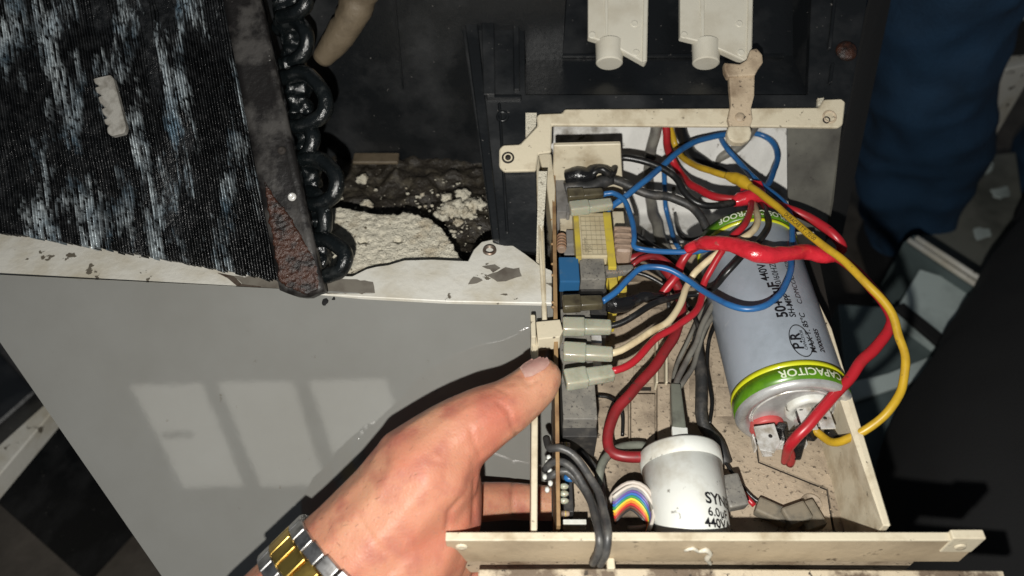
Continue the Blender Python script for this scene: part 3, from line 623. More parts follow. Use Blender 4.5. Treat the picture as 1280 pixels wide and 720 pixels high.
mt = blk(708, 287, 717, 305, ZR - .001, .014, 'lgrey', 'metal_bracket'); blk(705, 308, 718, 318, ZR - .003, .012, 'lgrey', 'metal_bracket')
blk(699, 321, 724, 352, ZR + .003, .0085, 'bluecap', 'film_capacitor', .0007)
rl = blk(725, 321, 756, 349, ZR + .002, .024, 'grey', 'relay', .0006); blk(701, 362, 758, 405, ZR - .010, .022, 'dgrey', 'relay', .0006)
blk(702, 352, 758, 368, ZR - .006, .020, 'dgrey', 'relay_base', .0005)
blk(701, 386, 738, 402, ZR - .003, .016, 'grey', 'spade_block', .0005)
big = blk(701, 400, 742, 524, ZR - .008, .030, 'grey', 'power_relay', .0007); blk(703, 527, 746, 546, ZR - .016, .020, 'dgrey', 'relay_foot', .0005)
for y in (424, 456):
    blk(733, y - 5, 752, y + 5, ZR - .012, .004, 'tin', 'spade_terminal', .0002)
blk(704, 649, 733, 655, ZR - .018, .006, 'white', 'pin_header', .0003)
for y in (608, 617, 626): link('led', MB().sphere(at_z(705, y, ZR - .014), .0015, (1.5, 1, 1), 2), M['pale'], pcb)
blk(700, 562, 722, 590, ZR - .018, .012, 'dgrey', 'chip'); blk(704, 590, 716, 640, ZR - .022, .008, 'dgrey', 'chip')
link('blue_part', MB().sphere(at_z(712, 597, ZR - .015), .0022, (1.3, 1, .8), 2), M['blue'], pcb)

for (x, y, z) in ((704, 556, .486), (716, 600, .474), (703, 642, .478)):
    c = at_z(x, y, z); r_ = link('resistor', MB().tube([c - V((.0032, 0, 0)), c - V((.0022, 0, 0)), c + V((.0022, 0, 0)), c + V((.0032, 0, 0))], [.0008, .0013, .0013, .0008], 12, .001, wob=0), M['winding'], pcb)
    for k, m_ in ((-.0012, 'copper'), (0, 'slot'), (.0012, 'ytape')): link('colour_band', MB().tube([c + V((k, 0, 0)), c + V((k + .0004, 0, 0))], .00138, 12, .001), M[m_], r_)

# ================================================================== CAPACITORS
class Cyl:
    def __init__(s, C, axis, r): s.C = C; s.a = axis.normalized(); s.r = r; s.n1 = (V((0, 0, 1)) - s.a * s.a.z).normalized(); s.n2 = s.n1.cross(s.a); 
    def p(s, th, t, off=.00012): return s.C + s.a * t + (s.n1 * math.cos(th) + s.n2 * math.sin(th)) * (s.r + off)
    def hit(s, px, py):
        best = None; r = ray(px, py).normalized()
        o = CAM - s.C; o2 = o - s.a * o.dot(s.a); r2 = r - s.a * r.dot(s.a)
        A = r2.dot(r2); B_ = 2 * o2.dot(r2); C_ = o2.dot(o2) - s.r ** 2; D = max(0, B_ * B_ - 4 * A * C_)
        t = (-B_ - math.sqrt(D)) / (2 * A); q = CAM + r * t - s.C
        return math.atan2(q.dot(s.n2), q.dot(s.n1)), q.dot(s.a)
RC = .0272
Cf = at_z(992, 516, ZF + RC); Cb = at_z(930, 303, ZF + RC)
ax = (Cb - Cf); LC = ax.length; cy = Cyl(Cf, ax, RC); a = ax.normalized()
if cy.n2.x < 0: cy.n2 = -cy.n2
big_c = thing('run_capacitor', 'large grey run capacitor with green and yellow end bands lying in the tray', 'capacitor', Cf - V((0, 0, RC)))
def ringp(t0, t1, r, m, nm): return link(nm, MB().lathe(Cf, a, [(t0, r - .001), (t0, r), (t1, r), (t1, r - .001)], 72), M[m], big_c)
can = link('can', MB().lathe(Cf, a, [(.0015, 0), (.0015, RC - .004), (-.0005, RC - .0035), (-.0012, RC - .002), (-.0005, RC - .0004), (.002, RC - .0002), (LC - .003, RC - .0002), (LC - .0006, RC - .001), (LC, RC - .003), (LC, 0)], 72), M['can'], big_c)
link('end_rim', MB().lathe(Cf, a, [(.0012, RC - .0065), (-.0004, RC - .006), (-.0016, RC - .003), (-.0012, RC - .0009), (.0006, RC + .0003), (.0025, RC + .0002)], 72), M['alu'], big_c)
link('end_disc', MB().lathe(Cf, a, [(.0009, RC - .0062), (.0006, RC - .010), (.0010, 0)], 60), M['alu'], big_c)
link('groove', MB().lathe(Cf, a, [(.0003, RC - .0082), (-.0003, RC - .0079), (.0004, RC - .0076)], 60), M['tin'], big_c)
gb1 = ringp(.0012, .0088, RC + .0003, 'green', 'green_band'); ringp(.0088, .0116, RC + .0004, 'yband', 'yellow_band')
gb2 = ringp(LC - .0075, LC - .0012, RC + .0003, 'green', 'green_band'); ringp(LC - .0098, LC - .0075, RC + .0004, 'yband', 'yellow_band')
def ctext(cyl, px, py, body, size, m, parent, mode='axis', bold=0, off=.00035, nm='printed_text', t=None, al='LEFT'):
    th0, t0 = cyl.hit(px, py); r = cyl.r
    if t: t0 = t
    if mode == 'axis': fn = lambda x, y: cyl.p(th0 - y / r, t0 + x, off)         # reads towards the back, letter tops to the left
    elif mode == 'flip': fn = lambda x, y: cyl.p(th0 - x / r, t0 - y, off)       # upside down, round the band
    else: fn = lambda x, y: cyl.p(th0 + x / r, t0 + y, off)                      # upright
    return link(nm, text_mb(body, size, fn, 1, al, bold=bold), M[m], parent)
ctext(cy, 985, 397, '50+6µF', .0072, 'inkblack', can, bold=.0002)
ctext(cy, 962, 351, '440V AC', .0054, 'inkblack', can, bold=.0001)
ctext(cy, 995, 397, 'SH-MPP', .0044, 'inkblack', can, bold=.00008)
ctext(cy, 978, 360, '50/60HZ  BL', .0044, 'inkblack', can)
ctext(cy, 1003, 381, 'C.DMCOLA 450V', .0040, 'inkblack', can)
ctext(cy, 1021, 442, 'MAX T. 85°C', .0042, 'inkblack', can, bold=.00005)
ctext(cy, 1031, 442, '2000585', .0040, 'inkblack', can, bold=.00005)
ctext(cy, 1005, 437, 'P.R', .0070, 'inkblack', can, bold=.00015, nm='logo_letters')
ctext(cy, 1010, 438, 'CAPACITOR', .0021, 'inkblack', can, nm='logo_word')
th0, t0 = cy.hit(1001, 426); el = []
for k in range(41):
    q = 2 * math.pi * k / 40; el.append(cy.p(th0 + 0.0050 * math.sin(q) / RC, t0 + .0092 * math.cos(q), .0002))
link('logo_ring', MB().tube(el, .00022, 6, .002), M['inkblack'], can)
cyb = Cyl(Cf, ax, RC); cyb.n2 = cy.n2
ctext(cyb, 1049, 470, 'CAPACITOR', .0056, 'inkwhite', gb1, 'flip', bold=.00008, off=.0006, t=.0070)
ctext(cyb, 902, 290, 'EXPLOSION PROOF', .0050, 'inkwhite', gb2, 'flip', bold=.0001, off=.0006, t=LC - .0022, al='RIGHT')
# terminals on the end face (south end)
def facept(px, py, out): return hit(px, py, Cf - a * out, a)
e2 = V((0, 0, 1)); e1 = cy.n2
def term(px, py, r, m, blades, nm, lab=None):
    c = facept(px, py, 0)
    t = link(nm, MB().lathe(c, -a, [(-.001, r), (.0015, r), (.0024, r * .92), (.0024, r * .72), (.0018, r * .66), (.0018, 0)], 36), M[m], big_c)
    for (dx, dz, w) in blades:
        A = c + e1 * dx + e2 * dz - a * .0015
        bl = MB().obox(A, A - a * .0125 + e2 * .0010, w, .0008, up=V((0, 0, 1)), bevel=.0002); link('blade', bl, M['tin'], t)
        link('blade_hole', MB().lathe(A - a * .0068 + e2 * .0009, V((0, 0, 1)), [(0, .0009), (.0001, .0009), (.0001, 0)], 12), M['slot'], t)
    return t
tr1 = term(958, 532, .0084, 'redins', [(.0012, .0006, .0100)], 'red_terminal')
tr2 = term(1010, 510, .0110, 'white', [(-.0035, .003, .0068), (.0045, .0035, .0068)], 'white_terminal')
for (px, py) in ((940, 545), (950, 550), (994, 522), (1020, 512), (1002, 540)):
    A = facept(px, py, .003); link('blade', MB().obox(A, A - a * .008, .0008, .0045, bevel=.0002), M['tin'], tr1 if px < 980 else tr2)
for (x0, y0, x1, y1, w, nm) in ((976, 532, 981, 556, .0055, 'a'), (999, 512, 1003, 530, .0040, 'b'), (1015, 506, 1020, 540, .0050, 'c'), (1030, 508, 1036, 530, .004, 'd'), (1033, 538, 1048, 554, .0050, 'e'), (1000, 545, 994, 572, .0065, 'f'), (1010, 532, 1018, 548, .0085, 'g')):
    z0, z1 = (.493, .491) if nm in 'bd' else ((.485, .472) if nm in 'af' else (.485, .480))
    link('rubber_boot', MB().obox(at_z(x0, y0, z0), at_z(x1, y1, z1), w * .85, .0045, bevel=.0012, seg=3, w2=w * .7), M['tape'], tr1 if nm in 'af' else tr2)

for pts, z0, tt in (([(942, 533), (968, 529), (976, 553), (968, 566), (950, 562)], .487, tr1), ([(946, 552), (962, 556), (966, 570), (955, 570)], .480, tr1), ([(1001, 507), (1014, 503), (1021, 528), (1010, 534)], .4935, tr2), ([(1018, 498), (1028, 498), (1034, 524), (1026, 528)], .4925, tr2)):
    link('spade_plate', MB().prism([at_z(x, y, z0) for x, y in pts], V((0, 0, -.0009)), .0002), M['tin'], tt)
link('blade_hole', MB().lathe(at_z(963, 545, .4873), V((0, 0, 1)), [(0, .0010), (.0002, .0008), (.0002, 0)], 12), M['slot'], tr1)

# white capacitor
RW = .0186
Wb = at_z(849, 566, ZF + RW); Wf = at_z(866, 668, ZF + RW - .002); wa = (Wb - Wf).normalized(); Wf = Wb - wa * .047
sm = thing('start_capacitor', 'small white cylindrical capacitor with cap lid at the front of the tray', 'capacitor', Wf - V((0, 0, RW)))
LW = .047; wc = Cyl(Wf, wa, RW)
if wc.n2.x < 0: wc.n2 = -wc.n2
wcan = link('can', MB().lathe(Wf, wa, [(0, 0), (0, RW - .0040), (.0012, RW - .0026), (LW - .008, RW), (LW - .0078, RW - .0004), (LW - .0076, RW)], 64), M['white'], sm)
link('lid', MB().lathe(Wf, wa, [(LW - .0078, RW), (LW - .0074, RW + .0005), (LW - .001, RW + .0006), (LW + .0002, RW - .0002), (LW + .0002, RW - .0012), (LW - .0006, RW - .0016), (LW - .0006, 0)], 64), M['white'], sm)
link('lid_tab', MB().obox(at_z(850, 548, ZF + 2 * RW - .004), at_z(849, 536, ZF + 2 * RW - .005), .0072, .003, bevel=.0005), M['white'], sm)
for px, py, tx, sz, bo in ((884, 627, 'SYNE', .0072, .0002), (887, 643, '6.0µF', .0056, .00008), (883, 657, '440VAC', .0056, .00012)):
    ctext(wc, px, py, tx, sz, 'inkblack', wcan, 'up', bold=bo, off=-.0012)
link('side_tab', MB().obox(at_z(809, 612, .478), at_z(817, 640, .478), .003, .006, bevel=.0005), M['grey'], sm)

# ================================================================== CONNECTORS + WIRES
def faston(parent, A, B, w1, w2, h, m, nm='connector_sleeve'):
    mid = A.lerp(B, .46)
    b = MB(); b.obox(A, mid, w1, h, bevel=.0011, seg=3); b.obox(mid - (B - A) * .04, B, w2 * 1.02, h * .86, bevel=.0013, seg=3, w2=w2 * .92)
    for f in b.bm.faces: f.smooth = True
    return link(nm, b, M[m], parent)
def wire(name, label, pts, r, m, cat='wire', sides=12, lump=0, seed=0, group=None, **k):
    pts = [at_z(*p) for p in pts]
    mb = MB().tube(pts, r, sides, .002, lump=lump, seed=seed, **k); path = mb.path
    o = link(name, mb, M[m]); tag(o, label, cat, group); return o, path

yw, ypath = wire('yellow_wire', 'yellow wire looping from the bracket over the right wall to the big capacitor',
    [(832, 130, 1.396), (838, 157, 1.392), (845, 184, .495), (862, 203, .50), (890, 214, .508), (915, 221, .512), (935, 231, .515), (960, 249, .520), (990, 275, .524), (1020, 300, .528), (1055, 327, .530), (1085, 355, .530), (1112, 388, .527), (1126, 425, .522), (1131, 455, .518), (1127, 485, .513), (1110, 513, .508), (1080, 537, .500), (1052, 552, .492), (1037, 552, .486), (1025, 543, .484), (1017, 537, .484)], .00195, 'yellow')
link('splice_bump', MB().tube([at_z(908, 219, .5115), at_z(918, 222, .5128), at_z(928, 227, .514), at_z(938, 233, .5155)], [.0021, .0033, .0036, .0021], 14, .001, lump=.12), M['yellow'], yw)
# print along the yellow wire
def along(path, x0px):
    i0 = min(range(len(path)), key=lambda i: (V(proj(path[i])) - V(x0px)).length)
    cum = [0]
    for i in range(i0 + 1, len(path)): cum.append(cum[-1] + (path[i] - path[i - 1]).length)
    def fn(x, y):
        k = 0
        while k < len(cum) - 2 and cum[k + 1] < x: k += 1
        f_ = (x - cum[k]) / max(1e-6, cum[k + 1] - cum[k]); c = path[i0 + k].lerp(path[i0 + k + 1], f_)
        T = (path[i0 + k + 1] - path[i0 + k]).normalized(); vw = (CAM - c).normalized(); vw = (vw - T * vw.dot(T)).normalized(); S = vw.cross(T)
        an = (y - .0009) / .0021; return c + (vw * math.cos(an) + S * math.sin(an)) * .00222
    return fn
link('cable_print', text_mb('DURACAB T.T -70:00', .0027, along(ypath, (983, 268)), 1), M['inkblack'], yw)

rj = thing('red_tape_joint', 'short red taped joint above the big capacitor where several wires meet', 'tape', at_z(934, 247, .50))
link('tape_wrap', MB().tube([at_z(916, 254, .503), at_z(924, 250, .504), at_z(938, 246, .505), at_z(950, 242, .504), at_z(953, 240, .503)], [.0024, .0040, .0043, .0038, .002], 14, .0015, lump=.18), M['redtape'], rj)
link('tape_flag', MB().prism([at_z(x, y, .505) for x, y in [(926, 234), (936, 238), (940, 244), (932, 245), (925, 241)]], V((0, 0, -.0008))), M['redtape'], rj)
link('tape_flag', MB().prism([at_z(x, y, .507) for x, y in [(934, 224), (952, 226), (956, 236), (945, 236)]], V((0, 0, -.002)), .0004), M['redtape'], rj)
wire('red_wire', 'red wire from under the bracket down to the red taped joint', [(830, 130, 1.396), (833, 157, 1.388), (834, 182, 1.378), (840, 200, 1.368), (850, 216, .493), (864, 231, .497), (885, 242, .500), (910, 248, .503), (925, 249, .504)], .0023, 'red')
wire('red_wire', 'red wire bulging out behind the yellow wire right of the taped joint', [(938, 243, .504), (955, 250, .505), (975, 258, .507), (1000, 267, .508), (1022, 279, .508), (1040, 293, .508), (1051, 305, .505), (1050, 314, .499), (1035, 318, .495)], .0027, 'red')
wire('red_wire', 'thin red wire crossing to the lowest pale connector', [(938, 250, .502), (938, 265, .515), (930, 282, .520), (915, 296, .519), (904, 312, .517), (893, 330, .512), (881, 350, .506), (877, 370, .503), (868, 392, .503), (847, 406, .503), (820, 424, .503), (795, 449, .503), (778, 460, .503), (764, 464, .503)], .0018, 'red')
wire('cream_wire', 'cream wire crossing to the middle pale connector', [(940, 252, .500), (947, 268, .516), (944, 284, .520), (928, 297, .5205), (905, 312, .517), (880, 330, .508), (865, 347, .500), (854, 372, .500), (840, 396, .500), (818, 413, .500), (795, 427, .500), (776, 438, .500), (762, 442, .500)], .0018, 'bone')
wire('black_wire', 'black wire curving behind the red sleeve to the top pale connector', [(948, 250, .498), (957, 264, .512), (961, 282, .518), (950, 299, .520), (930, 318, .520), (907, 343, .514), (890, 361, .503), (872, 367, .497), (845, 371, .500), (818, 379, .503), (795, 393, .503), (775, 404, .501), (760, 408, .500)], .0017, 'black')
# red sleeve with red cable leaving it to the right
rs = thing('red_sleeve_cable', 'fat glossy red taped sleeve across the big capacitor with red cable looping right', 'cable', at_z(950, 315, .51))
link('tape_sleeve', MB().tube([at_z(x, y, z) for x, y, z in [(858, 312, .510), (872, 305, .515), (885, 303, .520), (903, 304, .523), (925, 309, .526), (945, 315, .527), (960, 318, .526), (985, 317, .524), (1010, 316, .521), (1030, 319, .519), (1044, 320, .517)]], [.0024, .0030, .0040, .0040, 0.0044, .0054, .0050, .0039, .0043, .0043, .0033], 20, .0012, lump=.10, flat=.85, flat_n=V((0, 0, 1))), M['redtape'], rs)
link('red_core', MB().tube([at_z(x, y, z) for x, y, z in [(1020, 317, .518), (1042, 320, .519), (1062, 331, .520), (1082, 352, .520), (1102, 376, .518), (1112, 396, .516), (1108, 414, .514), (1095, 434, .512), (1076, 454, .510), (1048, 487, .506), (1016, 524, .500), (995, 546, .494), (984, 562, .484), (980, 578, .470)]], [.0026, .0026, .0026, .0026, .0026, .0026, .0026, .0027, .0027, .0026, .0026, .0026, .0024, .0015], 16), M['red'], rs)
link('red_core', MB().tube([at_z(x, y, z) for x, y, z in [(990, 550, .488), (986, 560, .482), (990, 572, .472), (987, 580, .466)]], .0021, 12), M['red'], rs)
wire('red_wire', 'red wire dropping from the left end of the red sleeve', [(874, 306, .509), (862, 314, .505), (853, 328, .500), (847, 342, .497), (836, 357, .493), (826, 370, .488), (815, 374, .485)], .0024, 'red')
wire('dark_red_cable', 'thick dark red cable sweeping down to the white capacitor', [(785, 325, .492), (805, 321, .494), (822, 328, .494), (838, 344, .493), (848, 364, .490), (851, 386, .488), (847, 410, .487), (836, 434, .486), (815, 462, .485), (792, 487, .484), (772, 514, .482), (762, 542, .480), (764, 562, .479), (778, 570, .479), (806, 571, .479)], .0027, 'dred', sides=16)
wire('grey_green_wire', 'grey green wire curling left from behind the white capacitor', [(806, 557, .472), (785, 557, .474), (770, 562, .476), (757, 574, .478), (750, 592, .478), (748, 615, .475), (744, 650, .472)], .0021, 'gsleeve')
# blue wires
wire('blue_wire', 'blue wire arching under the strap latch with a loop to its right', [(758, 263, .504), (770, 254, .506), (786, 242, .509), (806, 226, .511), (830, 205, .512), (855, 184, .511), (880, 174, .508), (908, 168, .505), (940, 166, .500), (960, 174, .498), (971, 189, .498), (970, 206, .498), (962, 226, .500), (955, 236, .502)], .0018, 'blue')
wire('blue_wire', 'long blue wire hanging in a wide loop over the grey capacitor', [(906, 150, .497), (901, 168, .497), (908, 184, .498), (925, 204, .495), (946, 226, .500), (968, 243, .505), (983, 257, .508), (990, 278, .510), (990, 305, .514), (987, 340, .519), (978, 362, .521), (960, 380, .522), (935, 386, .521), (908, 380, .518), (882, 365, .511), (860, 351, .507), (838, 338, .508), (818, 334, .508), (800, 336, .508), (785, 350, .507), (770, 365, .506), (753, 377, .505)], .0016, 'blue')
wire('blue_wire', 'blue wire dropping past the transformer then running level to the red sleeve', [(752, 244, .508), (765, 241, .509), (779, 250, .509), (789, 272, .508), (793, 295, .507), (792, 308, .506), (802, 312, .506), (830, 314, .505), (865, 315, .505), (890, 310, .506)], .0015, 'blue')
wire('blue_wire', 'short blue wire hanging behind the black wires', [(829, 205, 1.372), (831, 235, 1.37), (833, 265, 1.365), (843, 300, .462), (850, 312, .463)], .0015, 'blue')
# black upper wires
k1, _ = wire('black_wire', 'glossy black wire from the top boot to the red taped joint', [(735, 222, .511), (746, 214, .514), (754, 212, .516), (762, 218, .513), (767, 216, .512), (770, 203, .512), (778, 197, .513), (800, 200, .513), (825, 209, .512), (843, 222, .510), (856, 241, .507), (872, 254, .505), (893, 257, .504), (918, 253, .504)], .0020, 'black')
link('boot', MB().tube([at_z(708, 222, .509), at_z(722, 220, .511), at_z(736, 220, .511), at_z(746, 213, .513), at_z(757, 213, .513), at_z(766, 220, .512)], [.0044, .0050, .0042, .0029, .0029, .0023], 14, .0015, lump=.15), M['tape'], k1)
k2, _ = wire('black_wire', 'thick black wire from the second boot curving down behind the sleeve', [(745, 230, .507), (764, 225, .508), (785, 233, .507), (812, 243, .505), (840, 247, .503), (862, 257, .501), (878, 276, .499), (886, 300, .495), (888, 330, .49)], .0025, 'blackrub', sides=14)
link('boot', MB().tube([at_z(706, 236, .506), at_z(720, 234, .507), at_z(740, 233, .507), at_z(757, 227, .508), at_z(766, 225, .508)], [.0036, .0037, .0036, .0037, .0027], 14, .0015, lump=.15), M['blackrub'], k2)
gc, _ = wire('grey_cable', 'grey cable dropping from the bracket behind the blue wire', [(824, 135, 1.388), (820, 157, 1.386), (814, 185, 1.383), (811, 215, 1.380), (813, 250, 1.374), (823, 290, .462), (842, 330, .463)], .0034, 'gwire', sides=14)
link('black_band', MB().tube([at_z(813, 194, 1.382), at_z(812, 201, 1.381)], .0038, 14), M['tape'], gc)
for i, (lab, pts, r) in enumerate((('thick black tube standing in for the shadow behind the yellow wire', [(852, 130, 1.385), (850, 160, 1.385), (862, 188, 1.385), (885, 206, 1.385), (920, 220, 1.385), (960, 240, 1.385)], .0036),  # this one is a shadow, modelled as a black tube
        ('thin black wire looping left of the grey cable near the insulation', [(790, 232, 1.38), (800, 252, 1.38), (806, 275, 1.375), (803, 297, .460), (815, 305, .460), (835, 300, .460)], .0013),
        ('thin black wire right of the grey cable near the insulation', [(842, 235, 1.375), (843, 262, 1.375), (848, 288, .461), (860, 299, .461), (880, 296, .461)], .0013),
        ('black wire slanting below the transformer corner', [(790, 290, .485), (808, 303, .483), (830, 316, .48), (856, 338, .478), (876, 358, .476)], .0017))):
    wire('black_wire', lab, pts, r, 'black')
wire('grey_cable', 'dark grey cable crossing diagonally on the insulation under the latch', [(948, 150, 1.388), (925, 182, 1.388), (900, 198, 1.388), (870, 222, 1.388), (835, 232, 1.388)], .0030, 'gwire')
wire('black_cable', 'thick black cable descending beside the grey twin wires', [(903, 318, .490), (900, 340, .486), (896, 365, .482), (886, 392, .478), (876, 415, .476), (871, 436, .475), (876, 462, .474), (878, 490, .472), (877, 515, .470), (882, 536, .468), (898, 556, .467), (908, 580, .464)], .0031, 'blackrub', sides=16)
wire('grey_wire', 'left one of the two light grey wires entering the grey green sleeve', [(908, 325, .489), (905, 350, .488), (893, 375, .488), (880, 400, .487), (872, 425, .487), (860, 448, .486), (848, 470, .486), (844, 484, .486)], .0015, 'gwire')
wire('grey_wire', 'right one of the two light grey wires entering the grey green sleeve', [(896, 322, .484), (900, 352, .483), (895, 385, .483), (882, 408, .483), (873, 435, .482), (867, 456, .483), (856, 474, .484), (848, 486, .485)], .0013, 'gwire')
for lab, pts, r, m_ in (('thin light grey wire left of the two grey wires', [(902, 330, .480), (890, 370, .478), (872, 400, .476), (858, 430, .474), (846, 455, .472), (841, 480, .474)], .0011, 'gwire'),
        ('thin dark wire from the grey boot down towards the black cable', [(792, 340, .488), (812, 346, .487), (838, 362, .484), (862, 384, .481), (872, 410, .478), (872, 440, .476)], .0013, 'black'),
        ('thin cream wire curving above the black taped boot', [(806, 322, .489), (822, 330, .487), (838, 347, .484), (850, 365, .482), (858, 390, .480)], .0011, 'bone'),
        ('second thin black wire along the black cable', [(909, 322, .487), (907, 350, .483), (902, 380, .479), (894, 405, .476), (887, 425, .474), (884, 460, .470), (890, 500, .468), (887, 530, .466)], .0010, 'black'),
        ('thin dark wire dropping behind the transformer towards the red cable', [(788, 300, .478), (800, 318, .476), (820, 335, .474), (832, 355, .472), (836, 385, .468)], .0011, 'blackrub')):
    wire('thin_wire', lab, pts, r, m_)
sl = MB().obox(at_z(844, 482, .487), at_z(849, 542, .492), .0050, .0042, bevel=.0012, seg=3, w2=.0066)
for f in sl.bm.faces: f.smooth = True
tag(link('cable_sleeve', sl, M['gsleeve']), 'flat grey green sleeve running into the top of the white capacitor', 'sleeve')
wire('thin_black_wire', 'thin black wire arcing on the tray floor beside the big relay', [(745, 495, .466), (758, 496, .467), (770, 503, .468), (778, 518, .466), (778, 545, .463)], .0009, 'black')
wire('thin_black_wire', 'thin black wire from the black cable past the grey plug to the front', [(905, 575, .466), (916, 592, .466), (928, 608, .464), (945, 625, .463), (975, 640, .463)], .0009, 'black')
wire('red_wire', 'very short red wire between the dusty plugs at the front', [(918, 604, .464), (930, 618, .465), (943, 632, .464)], .0013, 'red')
wire('red_brown_wire', 'dusty brown wire beside the grey boot', [(790, 333, .497), (800, 324, .499), (818, 320, .499), (832, 326, .496), (846, 338, .492)], .0016, 'dred')
# connectors with their own entries
def conn(lab, A, B, w1, w2, h, m, name='wire_connector', cat='connector', group=None):
    o = faston(None, at_z(*A), at_z(*B), w1, w2, h, m, name); tag(o, lab, cat, group); return o
gq = 'clear spade connector sleeves'
conn('top one of three pale connectors, on the black wire beside the beige side clip', (703, 408, .5), (764, 409, .5), .0083, .0072, .0065, 'pale', group=gq)
conn('middle one of three pale connectors, on the cream wire', (704, 439, .5), (766, 443, .5), .0084, .0068, .0065, 'pale', group=gq)
conn('lowest of three pale connectors, on the red wire beside the thumb', (706, 475, .502), (767, 466, .502), .0090, .0076, .0065, 'pale', group=gq)
conn('pale connector on the blue wire above the transformer', (712, 261, .508), (765, 255, .508), .0072, .0066, .006, 'pale', group=gq)
conn('grimy olive connector just under the black boots', (709, 245, .509), (754, 242, .509), .0074, .0062, .006, 'olive', group=gq)
conn('grimy dark connector below the blue film capacitor', (703, 380, .505), (753, 378, .505), .0080, .0068, .006, 'olive', group=gq)
gbx = conn('grey rubber boot with pale scribble right of the grey relay', (756, 340, .500), (792, 337, .500), .0056, .0052, .005, 'grey', 'rubber_boot', 'boot')
link('scribble', MB().tube([at_z(758 + k * 1.9, 339 + (2.2 if k % 2 else -1.8) + (k % 3) * .5, .5027) for k in range(12)], .00016, 5, .0008), M['winding'], gbx)
bb = MB().tube([at_z(758, 380, .498), at_z(770, 381, .498), at_z(785, 380, .498), at_z(796, 375, .497), at_z(812, 371, .496), at_z(830, 372, .492)], [.0034, .0046, .0038, .0026, .0030, .0020], 14, .0012, lump=.28)
tag(link('rubber_boot', bb, M['tape']), 'lumpy black taped boot right of the dark connector', 'boot')
# plugs at the tray front
for nm, lab, A, B, w, h in (('grey_plug', 'large grey plug leaning on the right side of the white capacitor', (908, 596, .476), (922, 636, .474), .0095, .008),
        ('dusty_plug', 'leftmost dusty plug on the tray floor against the front wall', (945, 632, .464), (985, 650, .464), .008, .006),
        ('dusty_plug', 'middle dusty plug on the tray floor against the front wall', (980, 650, .466), (1008, 640, .466), .009, .008),
        ('dusty_plug', 'rightmost dusty plug with a cracked clear corner against the front wall', (1001, 630, .463), (1020, 662, .463), .011, .006)):
    pb = MB().obox(at_z(*A), at_z(*B), w, h, bevel=.0012, seg=2)
    tag(link(nm, pb, M['grey'] if 'grey' in nm else M['dusty']), lab, 'plug', 'plugs lying in the front of the tray')
# grey wires through the notch
for i, (lab, pts) in enumerate((('upper black cable of the bundle bending over the front wall notch', [(683, 548, .49), (688, 560, .496), (700, 560, .499), (716, 568, .498), (732, 588, .496), (748, 615, .496), (757, 645, .501), (760, 668, .505), (757, 690, .499), (750, 706, .487)]),
        ('middle black cable of the bundle bending over the front wall notch', [(681, 588, .487), (688, 579, .492), (704, 578, .495), (720, 592, .494), (736, 618, .493), (744, 645, .498), (748, 668, .504), (747, 690, .498), (741, 704, .487)]),
        ('short black cable of the bundle curling back under the other two', [(683, 598, .486), (694, 592, .490), (708, 588, .49), (724, 604, .489), (740, 630, .491), (751, 655, .499), (753, 672, .502), (748, 700, .488)]),
        ('black cable lying lowest of the bundle on the tray floor', [(704, 552, .468), (722, 560, .470), (740, 580, .472), (752, 600, .474), (754, 630, .482), (753, 655, .494)]))):
    wire('black_cable', lab, pts, .00175, 'cablegrey', group='black cables over the front wall notch', seed=i)
# rainbow ribbon: looped flat cable, each conductor its own strip
rib = thing('ribbon_cable', 'looped rainbow ribbon cable left of the white capacitor', 'ribbon cable', at_z(790, 640, ZF))
cols = [('white', (.55, .50, .44)), ('grey', (.22, .22, .24)), ('violet', (.12, .08, .28)), ('blue', (.04, .14, .42)), ('green', (.04, .25, .10)), ('yellow', (.70, .55, .05)), ('orange', (.65, .22, .03)), ('red', (.48, .03, .03)), ('brown', (.14, .05, .03)), ('black', (.03, .03, .03))]
base = [(766, 622), (777, 613), (790, 607), (803, 612), (813, 627), (817, 643), (812, 662)]
inner = [(768, 655), (775, 645), (787, 636), (797, 642), (806, 652), (809, 662), (806, 672)]
for k, (nm, c) in enumerate(cols):
    t = k / 9; pts = []
    for j, (p, q) in enumerate(zip(base, inner)):
        x = p[0] + (q[0] - p[0]) * t; y = p[1] + (q[1] - p[1]) * t; pts.append(at_z(x, y, .482 - .012 * t + .002 * math.sin(j)))
    rm = mat('ribbon ' + nm, c, .4); link('conductor', MB().tube(pts, .00080, 8, .002), rm, rib)
link('edge_conductor', MB().tube([at_z(x, y, z) for x, y, z in [(760, 634, .470), (766, 618, .478), (778, 607, .482), (792, 603, .484), (806, 609, .483), (817, 625, .480), (819, 645, .474), (808, 658, .468), (785, 660, .464)]], .0010, 10), mat('ribbon edge', (.45, .40, .35), .5), rib)

# ================================================================== HAND
hb = MB()
def chain(pts, sx=1.0):
    for (a_, r0), (c_, r1) in zip(pts[:-1], pts[1:]):
        n_ = max(2, int((c_ - a_).length / .0022))
        for i in range(n_ + 1):
            t = i / n_; hb.sphere(a_.lerp(c_, t), r0 + (r1 - r0) * t, sub=2)
H = lambda x, y, d, r: (P(x, y, d), r)
chain([H(340, 805, .345, .0300), H(404, 734, .348, .0275), H(454, 684, .348, .0262), H(497, 638, .350, .0255), H(530, 596, .351, .0250)])      # wrist to thenar
chain([H(450, 745, .352, .030), H(505, 690, .355, .0285), H(540, 640, .358, .0235), H(555, 608, .358, .0175)])                                   # palm heel
chain([H(530, 594, .351, .0250), H(554, 558, .352, .0185), H(574, 543, .353, .0170), H(604, 524, .355, .0150), H(632, 510, .358, .0130), H(655, 493, .362, .0118), H(670, 480, .364, .0110), H(677, 472, .3645, .0096)])  # thumb
chain([H(520, 740, .372, .024), H(540, 680, .374, .022), H(548, 640, .374, .018)])                                                              # palm far side
